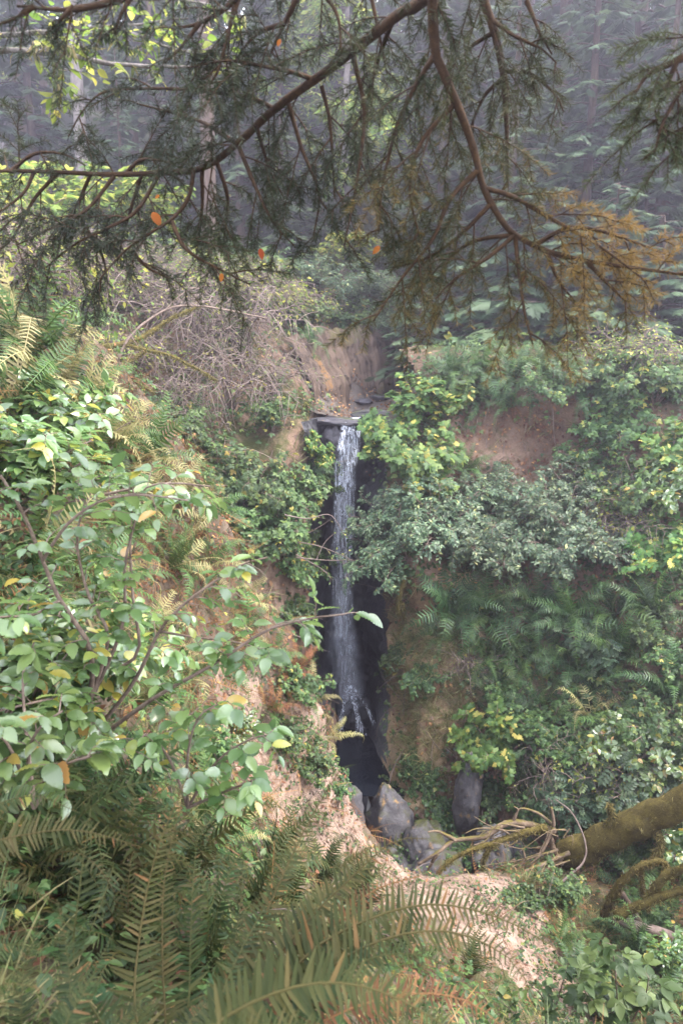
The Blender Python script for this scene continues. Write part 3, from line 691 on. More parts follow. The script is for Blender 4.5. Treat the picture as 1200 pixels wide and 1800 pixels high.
CONI = {'tall': [conifer_mesh(101, 24, 3.4, 4.5, 120, bare=26), conifer_mesh(102, 21, 3.0, 3.0, 110, bare=20)],
        'full': [conifer_mesh(103, 17, 3.6, .8, 130, SPRAY_FINE, .85, .24, .45, .1, 8, 15), conifer_mesh(104, 15, 3.3, .5, 125, SPRAY_FINE, .8, .22, .5, .1, 6, 15)],
        'bole': [conifer_mesh(105, 26, 2.6, 12., 42, bare=30, r0=.2)],
        'young': [conifer_mesh(106, 4.2, 1.7, .25, 60, SPRAY_FINE, .62, .06, .42, .15, 4, 8), conifer_mesh(107, 3.2, 1.6, .2, 52, SPRAY_FINE, .6, .05, .3, .18, 3, 8)]}
for k_, v_ in CONI.items():
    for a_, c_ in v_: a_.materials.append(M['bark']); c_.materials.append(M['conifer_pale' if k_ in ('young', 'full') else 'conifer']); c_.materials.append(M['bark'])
def conifer(kind, loc, label, scale=1.0, bark=None, crown=None, var=None, rot=None, group='conifers of the hazy forest', lean=None):
    tri = CONI[kind][random.randrange(len(CONI[kind])) if var is None else var]
    R = Matrix.Rotation(random.random() * 6.28 if rot is None else rot, 3, 'Z')
    if lean is not None: R = basis(nrm(np.array(lean, float)), 0) @ R
    root = empty('young_conifer' if kind == 'young' else 'conifer_tree', loc, label, 'conifer sapling' if kind == 'young' else 'conifer', group, R, scale)
    for nm, me, mt in zip(('trunk', 'crown'), tri, (bark, crown)):
        o = bpy.data.objects.new(nm, me); COL.objects.link(o); o.parent = root
        if mt: o.material_slots[0].link = 'OBJECT'; o.material_slots[0].material = M[mt]
    return root
def broad_tree(seed, H, R, leaf=LEAF_S, ls=.3, n=26, lmat='bright', nb=22):
    rng = np.random.default_rng(seed); tr, cr = MB(), MB()
    z = np.linspace(-.4, H * .93, 14); wob = np.cumsum(rng.normal(0, .05, (14, 2)), 0)
    tube(tr, np.c_[wob, z], .16 * (1 - z / H) ** .7 + .02, 9, .5, lump=.1, seed=seed)
    st = []
    for k in range(nb):
        h = H * rng.uniform(.25, .95); az = rng.uniform(0, 6.28); l = R * rng.uniform(.5, 1.1) * (1.1 - .4 * h / H); t = np.linspace(0, 1, 7)[:, None]
        o = np.array([np.interp(h, z, wob[:, 0]), np.interp(h, z, wob[:, 1]), h]); d = np.array([np.cos(az), np.sin(az), .45])
        st.append(o + d * l * t + np.array([0, 0, -.35 * l]) * t ** 2 + np.cumsum(rng.normal(0, .05 * l, (7, 3)), 0) * .3)
    bm_ = MB(); grow(st, leaf, ls, n, R * .32, 8, bm_, cr, seed=seed + 5, r0=.035, up=.1, droop=.3, t0=.2, aged=.08)
    a, c = tr.mesh('trunk'), two_mat('crown', cr, bm_)
    a.materials.append(M['bark_pale']); c.materials.append(M[lmat]); c.materials.append(M['bark']); return a, c
BROAD = [broad_tree(201, 11, 3.2), broad_tree(202, 9, 2.8)]
def broadleaf(loc, label, scale=1.0, var=0, crown=None, group='broadleaf trees in the hazy forest'):
    root = empty('broadleaf_tree', loc, label, 'broadleaf tree', group, Matrix.Rotation(random.random() * 6.28, 3, 'Z'), scale)
    for nm, me, mt in zip(('trunk', 'crown'), BROAD[var], (None, crown)):
        o = bpy.data.objects.new(nm, me); COL.objects.link(o); o.parent = root
        if mt: o.material_slots[0].link = 'OBJECT'; o.material_slots[0].material = M[mt]
    return root
# ---------------------------------------------------------------- the hazy forest
def floor_z(x, y): return float(zf(np.array([[x, y]]))[0])
def at_px(px, d):                       # a spot on the forest floor d metres away under the column px
    x = P(px, 650, d)[0]; return np.array([x, d, floor_z(x, d)])
FOREST = [
 # px, distance, kind, scale, bark, crown, label
 (165, 25.0, 'bole', 1.0, 'bark_pale', None, 'tall conifer with pale lichen-grey trunk catching light in the haze'),
 (72, 31.0, 'bole', 1.0, None, None, 'dim straight conifer trunk just beyond the pale lichen-grey trunk'),
 (112, 37.0, 'bole', .95, None, None, 'thin far conifer between the dim straight trunk and the pale trunk'),
 (20, 36.0, 'bole', .9, None, None, 'far conifer trunk at the edge of the frame beside the dim straight one'),
 (375, 23.5, 'bole', 1.15, None, None, 'thick dark conifer trunk below the bend of the hanging bough'),
 (255, 33.0, 'bole', 1.0, None, None, 'grey conifer trunk half lost in haze between pale and thick dark trunks'),
 (455, 31.0, 'tall', 1.0, None, None, 'hazy conifer with feathery tiers just beyond the thick dark trunk'),
 (300, 40.0, 'tall', 1.05, None, None, 'faint tall conifer deep in the haze above the bright leafy shrubs'),
 (-60, 27.0, 'tall', 1.0, None, None, 'dark tiered conifer cut by the frame edge above the fern slope'),
 (215, 45.0, 'tall', 1.1, None, None, 'palest far conifer seen past the lichen-grey trunk'),
 (330, 28.0, 'full', .55, None, 'conifer_pale', 'small pale green conifer lit among the grey trunks'),
 (230, 26.5, 'full', .42, None, 'conifer_pale', 'short conifer with blue-green tips beside the lichen-grey trunk'),
 (560, 34.0, 'tall', 1.0, None, None, 'hazy conifer standing above the stream bed beyond the slab'),
 (640, 42.0, 'tall', 1.1, None, None, 'far faint conifer behind the yellow-lit broadleaf crown'),
 (740, 37.0, 'tall', 1.0, None, None, 'misty conifer between the two main hanging limbs'),
 (835, 30.0, 'full', 1.0, None, None, 'broad grey-green conifer behind the lower half of the reddish limb'),
 (960, 25.0, 'full', 1.05, None, None, 'large conifer with layered drooping tiers over the maple-topped bluff'),
 (1080, 21.5, 'full', .95, None, None, 'nearest big conifer with shelf-like boughs above the fern shelf'),
 (885, 18.2, 'full', .55, None, None, 'bushy half-grown conifer over the near end of the fern shelf'), (1010, 18.4, 'full', .6, None, None, 'half-grown conifer with dense shelves above the soil scar'), (1135, 17.6, 'full', .62, None, None, 'half-grown conifer drooping over the far brambles'), (1240, 17.5, 'full', .7, None, None, 'half-grown conifer at the edge of the frame over the brambles'),
 (430, 27.0, 'full', .75, None, None, 'middle-sized conifer filling the gap past the thick dark trunk'), (600, 30.0, 'full', .95, None, None, 'middle-sized misty conifer upstream behind the glowing broadleaf tree'), (770, 26.0, 'full', .85, None, None, 'middle-sized conifer in mist behind the bough painted sunlit gold'), (90, 28.0, 'full', .8, None, None, 'middle-sized conifer in front of the dim straight trunk'), (290, 30.0, 'full', .9, None, None, 'middle-sized grey conifer between pale and thick dark trunks'),
 (1190, 24.5, 'full', 1.1, None, None, 'big conifer at the frame edge behind the shelf-like boughs'),
 (1140, 31.0, 'tall', 1.0, None, None, 'dark conifer trunk with bright sky gaps beside it'),
 (1030, 34.0, 'tall', 1.05, None, None, 'tall conifer with a pale gap of sky behind its top'),
 (905, 40.0, 'tall', 1.1, None, None, 'faint conifer deep behind the layered drooping tiers'),
 (1290, 28.0, 'tall', 1.0, None, None, 'conifer mostly outside the frame past the big edge conifer'),
 (500, 26.0, 'full', .5, None, None, 'half-grown conifer just above the twiggy thicket'),
 (430, 44.0, 'tall', 1.1, None, None, 'very faint conifer top behind the tiered hazy conifer'),
 (820, 47.0, 'tall', 1.15, None, None, 'farthest grey conifer between the two hanging limbs'),
 (120, 50.0, 'tall', 1.2, None, None, 'farthest pale conifer on the slope past the dim trunks'),
 (1130, 46.0, 'tall', 1.15, None, None, 'far conifer filling the slope behind the dark trunk with sky gaps'),
 (20, 45.0, 'full', 1.4, None, None, 'wide far conifer closing the view past the edge trunk'),
 (560, 52.0, 'full', 1.6, None, None, 'wide far conifer closing the view above the stream'),
 (730, 56.0, 'full', 1.6, None, None, 'wide far conifer in the mist behind the reddish limb'),
 (950, 54.0, 'full', 1.6, None, None, 'wide misty conifer closing the slope over the bluff'),
 (330, 56.0, 'full', 1.7, None, None, 'wide misty conifer closing the slope past the thick dark trunk'),
]
for px, d, kind, sc, bk, cw, lab in FOREST: conifer(kind, at_px(px, d), lab, sc, bk, cw)
for px, d, sc, var, lab in [(610, 27, 1.0, 0, 'yellow-green broadleaf tree glowing between the two hanging limbs'), (520, 36, 1.25, 1, 'tall sunlit broadleaf tree with yellow leaves behind the feathery conifer'),
                            (690, 44, 1.4, 0, 'far yellow-lit broadleaf crown near the top of the reddish limb'), (40, 40, 1.1, 1, 'golden broadleaf tree deep in the dim trunks')]:
    broadleaf(at_px(px, d), lab, sc, var)
broadleaf(at_px(1010, 19.6), 'thin broadleaf tree with large pale leaves in front of the tiered conifers', .55, 1, 'small')
# saplings with drooping sprays on top of the bluff
for px, py, d, sc, var, lab in [(735, 640, 17.4, .62, 0, 'young conifer sapling with a level pale spray over the fern shelf'), (1010, 640, 16.6, .8, 1, 'young conifer with drooping grey-green sprays above the bare soil scar'),
                           (1120, 600, 17.6, 1.0, 0, 'young conifer with dense shelving sprays at the bluff edge'), (900, 610, 17.8, .9, 1, 'young conifer behind the fern shelf with flat dark sprays'),
                           (1190, 640, 16.4, .7, 1, 'low conifer sapling under the shelving sprays'), (800, 570, 19.5, 1.0, 0, 'young conifer behind the level pale spray'),
                           (1060, 640, 16.2, .8, 0, 'young conifer leaning over the middle of the soil scar edge'), (960, 620, 17.0, 1.0, 1, 'dark young conifer between the fern shelf and the drooping one'), (1150, 640, 16.0, .85, 1, 'young conifer over the bramble at the bluff edge'),
                           (1090, 400, 19.5, 1.9, 0, 'tall sapling with pale upturned tips beside the hanging bough')]:
    x = P(px, py, d)[0]; conifer('young', (x, d, floor_z(x, d) - .05), lab, sc, None, None, var, group='young conifers on top of the bluff')
# the tree the boughs belong to, standing just outside the view, and its neighbour
conifer('tall', (3.4, -1.2, -2.1), 'tall conifer beside the viewer that carries the hanging boughs', 1.0, None, 'conifer', 0)
# ---------------------------------------------------------------- water, rocks, logs
def tagged(mb, name, mat, label, cat, group=None, kind=None, smooth=True):
    return tag(mb.build(name, mat, smooth=smooth), label, cat, group, kind)
def ribbon(mb, pts, widths, nx=7, wob=.03, seed=0, thick=(1, 1)):
    p = smooth_path(pts, 90); n = len(p); w = np.interp(np.linspace(0, 1, n), np.linspace(0, 1, len(widths)), widths)
    u = np.linspace(-.5, .5, nx)
    X = np.repeat(p[:, None], nx, 1); X[..., 0] += u[None] * w[:, None]
    X[..., 1] -= .12 * (1 - (2 * u[None]) ** 2) * w[:, None]
    q = X.reshape(-1, 3); X = X + np.stack([wob * fbm(q, 3.5, 3, seed), wob * 1.5 * fbm(q, 4, 3, seed + 5), np.zeros(len(q))], -1).reshape(X.shape)
    i = np.arange(n - 1)[:, None] * nx; j = np.arange(nx - 1)[None]
    mb.add(X.reshape(-1, 3), np.stack([i + j, i + j + 1, i + nx + j + 1, i + nx + j], -1).reshape(-1, 4), None,
           (np.interp(np.linspace(0, 1, n), np.linspace(0, 1, len(thick)), thick)[:, None] * (1 - .8 * np.abs(2 * u[None]) ** 4)).ravel())
fall = MB()
main = [(622, 733, 15.12), (618, 742, 14.98), (608, 790, 14.85), (603, 880, 14.8), (601, 980, 14.78), (601, 1060, 14.74), (606, 1150, 14.65), (614, 1225, 14.55)]
ribbon(fall, [P(*c) for c in main], [.2, .27, .32, .34, .38, .42, .5], 8, .05, 1, (1, 1, .95, .85, .75, .7, .6, .5))
ribbon(fall, [P(a + 4, b, d + .12) for a, b, d in main], [.2, .24, .32, .38, .42, .5, .55], 8, .06, 2, (1, .95, .85, .75, .65, .6, .55, .4))
ribbon(fall, [P(a - 10, b, d - .1) for a, b, d in main[1:]], [.12, .2, .24, .28, .3, .35], 5, .06, 3, (1, .8, .6, .4, .25, .2))
ribbon(fall, [P(a + 16, b, d + .05) for a, b, d in main[1:]], [.2, .16, .14, .1, .1, .1], 4, .06, 4, (1, .8, .5, .3, .1, 0))
fo = fall.build('waterfall', M['fall']); fo['kind'] = 'structure'
sp = MB()
low = [(600, 1000, 14.8), (598, 1080, 14.74), (604, 1150, 14.65), (612, 1210, 14.55), (625, 1268, 14.4)]
for k in range(4): ribbon(sp, [P(a + 5 * (k - 1.5), b, d + .1 * (k - 1.5)) for a, b, d in low], [.4 + .05 * k, .55, .62, .62, .6], 9, .08, 10 + k, (0, .2, .45, .7, .6))
spo = sp.build('waterfall_spray', M['spray']); spo['kind'] = 'structure'
cs = MB()
for pts in ([(612, 1205, 14.4), (606, 1235, 14.2), (600, 1262, 14.05), (596, 1285, 14.0)], [(614, 1205, 14.4), (622, 1240, 14.15), (634, 1275, 13.95), (640, 1292, 13.9)], [(616, 1205, 14.4), (640, 1235, 14.2), (652, 1262, 14.1), (668, 1290, 14.0)],
            [(620, 1215, 14.4), (628, 1250, 14.1), (630, 1280, 13.95), (628, 1292, 13.9)]):
    ribbon(cs, [P(*c) for c in pts], [.12, .10, .10, .2], 6, .03, len(cs.V), (.7, .6, .8, 1, .6))
cso = cs.build('waterfall_cascade', M['fall']); cso['kind'] = 'structure'
pool = MB(); pz = P(630, 1292, 14.0)[2]
gx_, gy_ = np.meshgrid(np.linspace(-1.6, 1.9, 36), np.linspace(11.75, 15.5, 50), indexing='ij')
pp = np.stack([gx_, gy_, np.full(gx_.shape, pz)], -1).reshape(-1, 3); pp[:, 2] += .012 * fbm(pp, 3, 3, 5)
i = np.arange(35)[:, None] * 50; j = np.arange(49)[None]
pool.add(pp, np.stack([i + j, i + 50 + j, i + 51 + j, i + j + 1], -1).reshape(-1, 4)); po = pool.build('water', M['pool']); po['kind'] = 'structure'

def boulder(loc, size, seed, cuts=15, rot=0.0, rough=.14):
    rng = np.random.default_rng(seed); n, m = 40, 56
    th = np.linspace(0, PI, n)[:, None]; ph = np.linspace(0, 2 * PI, m, endpoint=False)[None]
    d = np.stack([np.sin(th) * np.cos(ph), np.sin(th) * np.sin(ph), np.cos(th) + 0 * ph], -1).reshape(-1, 3)
    r = np.ones(len(d))
    for k in range(cuts):
        nn = nrm(rng.normal(size=3)); off = rng.uniform(.66, .95); c = d @ nn
        r = np.where(c > 1e-3, np.minimum(r, off / np.maximum(c, 1e-3)), r)
    r = r * (1 + rough * fbm(d * 2.0, 1.3, 4, seed) + .04 * fbm(d * 2., 5, 3, seed + 3))
    c, s = math.cos(rot), math.sin(rot)
    p = d * r[:, None] * np.array(size); p = np.c_[p[:, 0] * c - p[:, 1] * s, p[:, 0] * s + p[:, 1] * c, p[:, 2]]
    p = p + d * (.2 * min(size) * fbm(p, 3.0 / max(size), 5, seed + 7, .65))[:, None] + np.asarray(loc)
    i = np.arange(n - 1)[:, None] * m; j = np.arange(m)[None]; j2 = (j + 1) % m
    mb = MB(); mb.add(p, np.stack([i + j, i + m + j, i + m + j2, i + j2], -1).reshape(-1, 4)); return mb
ROCKS = [((678, 1462), 11.3, (.52, .48, .95), 'rock', 31, .3, 'grey angular boulder at the foot of the bluff beside the dark water gap'),
         ((602, 1452), 10.6, (.40, .4, .85), 'rock', 32, .8, 'dark grey rock under the crumbling slope just across the water gap from the boulder'),
         ((822, 1400), 10.95, (.27, .3, .85), 'rock', 33, .2, 'tall smooth grey rock slab standing out of the creepers'),
         ((750, 1500), 10.7, (.5, .45, .55), 'rock', 34, 1.1, 'mossy low rock under the creeper patch beside the grey boulder'),
         ((862, 1500), 10.0, (.42, .36, .45), 'rock', 35, .5, 'grey rock half hidden behind the mossy driftwood roots'),
         ((758, 1285), 12.4, (.55, .45, .48), 'soil', 37, 1.4, 'rounded brown clay lump bulging from the bluff above the creepers'),
         ((828, 1330), 11.5, (.32, .35, .26), 'soil', 38, .4, 'tan earth cap sitting on top of the tall grey slab'),
         ((628, 1268), 14.5, (.42, .4, .62), 'wet_rock', 39, .9, 'black wet rock at the base of the fall split by thin water strands'),
         ((588, 775), 15.15, (.34, .3, .5), 'ledge_rock', 40, .2, 'wet grey rock knob under the ledge beside the top of the fall')]
for (px, py), d, sz, mt, sd, rot, lab in ROCKS: tagged(boulder(P(px, py, d), sz, sd, rot=rot), 'boulder' if mt != 'soil' else 'clay_lump', M[mt], lab, 'rock' if mt != 'soil' else 'earth lump', 'rocks in the gorge')
lg = boulder(P(592, 741, 15.2), (.78, .42, .10), 50, 14, .0, .05); tagged(lg, 'rock_ledge', M['ledge_rock'], 'flat overhanging rock ledge at the lip of the waterfall', 'rock', 'rocks in the gorge')
lg = boulder(P(655, 728, 15.6), (.5, .4, .10), 51, 14, .3, .05); tagged(lg, 'rock_ledge', M['ledge_rock'], 'thin rock shelf where the stream spills over beside the maple', 'rock', 'rocks in the gorge')
for k, (px, py, d, s) in enumerate([(668, 700, 18.2, .3), (640, 705, 17.6, .22), (690, 690, 18.8, .35)]):
    p_, n_ = hit(px, py, ('forest_floor',)); p_ = p_ if p_ is not None else P(px, py, d)
    tagged(boulder(p_, (s * 1.3, s, s * .35), 60 + k, rot=k), 'stream_stone', M['ledge_rock'], ['leaf-strewn flat stone in the shallow stream bed above the fall', 'small flat stone nearest the lip in the stream bed', 'larger stone at the bend of the stream bed beside the slab'][k], 'stone', 'rocks in the gorge')

def limb_set(name, cat, label, mat, lines, rad, sides=9, lump=.25, group=None, extra=None, seed=0, part='limb'):
    """a thing made of joined limbs, first line is the main one"""
    rng = np.random.default_rng(seed); mb = MB()
    for k, ln in enumerate(lines):
        p = np.array([P(*c) for c in ln]); r = rad[k] if isinstance(rad, (list, tuple)) else (rad if k == 0 else rad * rng.uniform(.35, .6))
        q = smooth_path(p, max(12, len(p) * 8)); q = q + .25 * r * np.stack([fbm(q, 4, 2, seed + 1), fbm(q, 4, 2, seed + 2), fbm(q, 4, 2, seed + 3)], -1)
        tube(mb, q, np.linspace(r, r * (.85 if k == 0 and extra == 'log' else .35), len(q)), sides, .5, cap=True, lump=lump, seed=seed + k)
    if mat == 'moss':                     # hanging moss fibres
        V = np.concatenate(mb.V); k = rng.choice(len(V), min(5200, len(V) * 5)); fz = MB(); m = len(k); hi = .055 if rad_is_big(rad) else .04
        scatter(fz, BLADE, V[k] + rng.normal(0, .012, (m, 3)), rng.normal(0, .5, (m, 3)) + np.array([0, -.2, -.55]), rng.normal(size=(m, 3)), hi * rng.uniform(.4, 1.3, m), rng.random(m), 5.)
        me = two_mat(name, mb, fz); me.materials.append(M['moss']); me.materials.append(M['moss_fibre']); me.polygons.foreach_set('use_smooth', np.ones(len(me.polygons), bool))
        return tag(obj(name, me), label, cat, group)
    return tagged(mb, name, M[mat], label, cat, group)
rad_is_big = lambda r: (r[0] if isinstance(r, list) else r) > .1
M['moss_fibre'] = leaf_mat('moss_fibre', [(0, (.05, .045, .014)), (.5, (.105, .09, .028)), (1, (.19, .16, .06))], .9, .3, .1)
limb_set('mossy_log', 'log', 'thick moss-covered fallen log slanting up beside the root tangle', 'moss', [[(985, 1505, 9.3), (1060, 1475, 9.0), (1130, 1440, 8.7), (1210, 1405, 8.4), (1330, 1350, 8.0), (1560, 1250, 7.4), (1900, 1120, 6.8)], [(1060, 1470, 8.95), (1075, 1440, 8.85), (1070, 1415, 8.8)], [(1140, 1440, 8.6), (1160, 1480, 8.4), (1150, 1510, 8.3)]], [.205, .05, .05], 28, .22, 'fallen wood in the gully', 'log', 3)
DW = 'mossy driftwood roots'
limb_set('driftwood_root', 'root', 'long pale mossy root reaching out over the dirt spur, uppermost of the tangle', 'root', [[(975, 1462, 9.1), (900, 1447, 9.1), (850, 1470, 9.0), (800, 1478, 9.0), (768, 1500, 8.9), (735, 1520, 8.9)], [(800, 1478, 9.0), (770, 1462, 9.0), (752, 1462, 8.9)], [(768, 1500, 8.9), (752, 1530, 8.9), (748, 1552, 8.8)], [(900, 1447, 9.1), (910, 1425, 9.1), (903, 1418, 9.1)]], .055, 9, .4, DW, None, 5)
limb_set('driftwood_root', 'root', 'orange-mossed root curving below the uppermost one of the tangle', 'moss', [[(960, 1455, 8.95), (920, 1465, 8.9), (870, 1482, 8.85), (815, 1500, 8.8), (775, 1530, 8.7), (768, 1560, 8.7)], [(870, 1482, 8.85), (850, 1510, 8.8), (850, 1550, 8.8), (862, 1560, 8.8)], [(862, 1545, 8.8), (880, 1530, 8.8), (905, 1540, 8.8)]], .05, 9, .4, DW, None, 6)
limb_set('driftwood_root', 'root', 'forked root standing up like antlers at the head of the tangle', 'root', [[(985, 1520, 9.1), (968, 1480, 9.1), (972, 1450, 9.05), (970, 1420, 9.05)], [(970, 1450, 9.1), (945, 1430, 9.1), (915, 1422, 9.1), (905, 1440, 9.1)], [(972, 1455, 9.05), (950, 1500, 8.95), (925, 1525, 8.9), (905, 1560, 8.8)]], .05, 8, .4, DW, None, 7)
limb_set('driftwood_root', 'root', 'bundle of long bare pinkish roots lying along the crest of the dirt spur', 'root', [[(1000, 1500, 9.0), (940, 1525, 8.8), (890, 1548, 8.6), (840, 1565, 8.5)], [(990, 1510, 9.0), (930, 1540, 8.75), (880, 1562, 8.6), (832, 1560, 8.6)], [(980, 1495, 9.0), (930, 1510, 8.9), (870, 1540, 8.7), (850, 1556, 8.6)], [(960, 1500, 8.9), (985, 1560, 8.7), (1010, 1580, 8.6)]], .035, 7, .3, DW, None, 8)
rr = random.Random(4); tl_ = []
for k in range(26):
    x, y, d = rr.uniform(900, 1005), rr.uniform(1450, 1545), rr.uniform(8.85, 9.15); dx, dy = rr.uniform(-110, 10), rr.uniform(-30, 60)
    tl_.append([(x, y, d), (x + dx * .4 + rr.uniform(-14, 14), y + dy * .3 + rr.uniform(-16, 10), d - .05), (x + dx * .75, y + dy * .7 + rr.uniform(-12, 12), d - .12), (x + dx, y + dy, d - .2)])
limb_set('driftwood_root', 'root', 'snarl of thin bare rootlets between the mossy log and the dirt spur', 'root', tl_, [rr.uniform(.007, .018) for k in tl_], 5, .3, DW, None, 27)
limb_set('dead_branch', 'branch', 'bare crooked pale stick rising beside the root tangle', 'twig_grey', [[(960, 1575, 8.5), (1000, 1540, 8.6), (1025, 1515, 8.7), (1028, 1480, 8.8), (1005, 1430, 9.0), (975, 1405, 9.1)], [(1000, 1540, 8.6), (1030, 1555, 8.6), (1040, 1590, 8.6)]], .02, 6, .2, 'fallen wood in the gully', None, 9)
MB_ = 'moss-draped branches under the log'
limb_set('mossy_branch', 'branch', 'moss-draped branch bent like an elbow below the log', 'moss', [[(1062, 1610, 8.0), (1085, 1560, 7.9), (1125, 1525, 7.8), (1165, 1515, 7.8), (1180, 1545, 7.8)], [(1125, 1525, 7.8), (1130, 1570, 7.8), (1140, 1600, 7.8)]], .06, 9, .5, MB_, None, 11)
limb_set('mossy_branch', 'branch', 'mossy branch running level into the ground at the lower end', 'moss', [[(1080, 1610, 7.7), (1130, 1590, 7.6), (1185, 1570, 7.5), (1260, 1555, 7.4), (1420, 1500, 7.2)]], .06, 9, .5, MB_, None, 12)
limb_set('mossy_branch', 'branch', 'mossy branch climbing to the frame edge above the level one', 'moss', [[(1140, 1585, 7.65), (1165, 1545, 7.6), (1200, 1525, 7.5), (1250, 1490, 7.4), (1380, 1420, 7.2)]], .06, 9, .5, MB_, None, 13)
limb_set('dead_branch', 'branch', 'bleached broken log end lying under the moss-draped branches', 'twig_grey', [[(1075, 1618, 7.9), (1130, 1632, 7.8), (1190, 1650, 7.7), (1250, 1670, 7.6)]], .07, 10, .2, 'fallen wood in the gully', 'log', 14)
limb_set('dead_branch', 'branch', 'dark rotten stick leaning under the mossy elbow', 'bark', [[(1085, 1560, 8.0), (1110, 1600, 7.95), (1135, 1640, 7.9)]], .05, 8, .3, 'fallen wood in the gully', 'log', 15)
MT = 'moss-covered limbs in the twiggy thicket'
limb_set('mossy_limb', 'branch', 'thick mossy limb arching through the bare thicket on the far slope', 'moss', [[(125, 635, 12.6), (165, 613, 12.6), (215, 605, 12.6), (255, 590, 12.7), (300, 560, 12.9), (350, 538, 13.2)], [(215, 605, 12.6), (260, 615, 12.6), (300, 625, 12.7), (350, 650, 12.8), (380, 668, 12.9)]], .065, 8, .5, MT, None, 16)
limb_set('mossy_limb', 'branch', 'lower mossy limb lying along the thicket below the arching one', 'moss', [[(120, 650, 12.4), (180, 652, 12.4), (230, 668, 12.4), (270, 690, 12.5)], [(180, 652, 12.4), (220, 640, 12.4), (255, 618, 12.5)]], .05, 8, .5, MT, None, 17)
limb_set('bare_limb', 'branch', 'long dark bare limb sweeping over the thicket toward the slab', 'twig', [[(195, 660, 12.5), (230, 590, 12.6), (290, 545, 12.8), (340, 537, 13.0), (400, 545, 13.2), (470, 560, 13.4)], [(230, 590, 12.6), (262, 640, 12.6)], [(290, 545, 12.8), (330, 510, 12.9), (380, 500, 13)]], .03, 6, .2, MT, None, 18)
# roots dangling from the undercut edge above the bare scar
for k, (ln, lab) in enumerate([([(822, 740), (818, 762), (812, 790)], 'pale straight root dangling at the near end of the undercut'), ([(838, 735), (835, 765), (840, 795), (836, 800)], 'thin root hanging beside the pale straight one'), ([(872, 740), (868, 770), (862, 800)], 'twisted root hanging from the middle of the undercut'),
                          ([(925, 745), (918, 775), (912, 785)], 'short forked root under the undercut edge'), ([(885, 770), (884, 800), (885, 810)], 'mossy stub root below the twisted one')]):
    p0, n0 = hit(*ln[0]); pts_ = [(x, y, p0[1] - .15 - .02 * i) for i, (x, y) in enumerate(ln)]
    limb_set('hanging_root', 'root', lab, 'root', [pts_, [(ln[1][0], ln[1][1], pts_[1][2]), (ln[1][0] + 12, ln[1][1] + 14, pts_[1][2]), (ln[1][0] + 14, ln[1][1] + 26, pts_[1][2])]], .018, 5, .2, 'roots hanging under the bluff edge', None, 70 + k)
p0, n0 = hit(705, 1020); limb_set('hanging_root', 'root', 'mossy root stump jutting from the bluff corner beside the dark gorge', 'moss', [[(735, 1000, p0[1] + .1), (710, 1020, p0[1] - .25), (702, 1050, p0[1] - .3), (700, 1080, p0[1] - .25)], [(705, 1060, p0[1] - .25), (708, 1090, p0[1] - .15), (700, 1115, p0[1] - .1)]], .09, 8, .5, 'roots hanging under the bluff edge', None, 80)

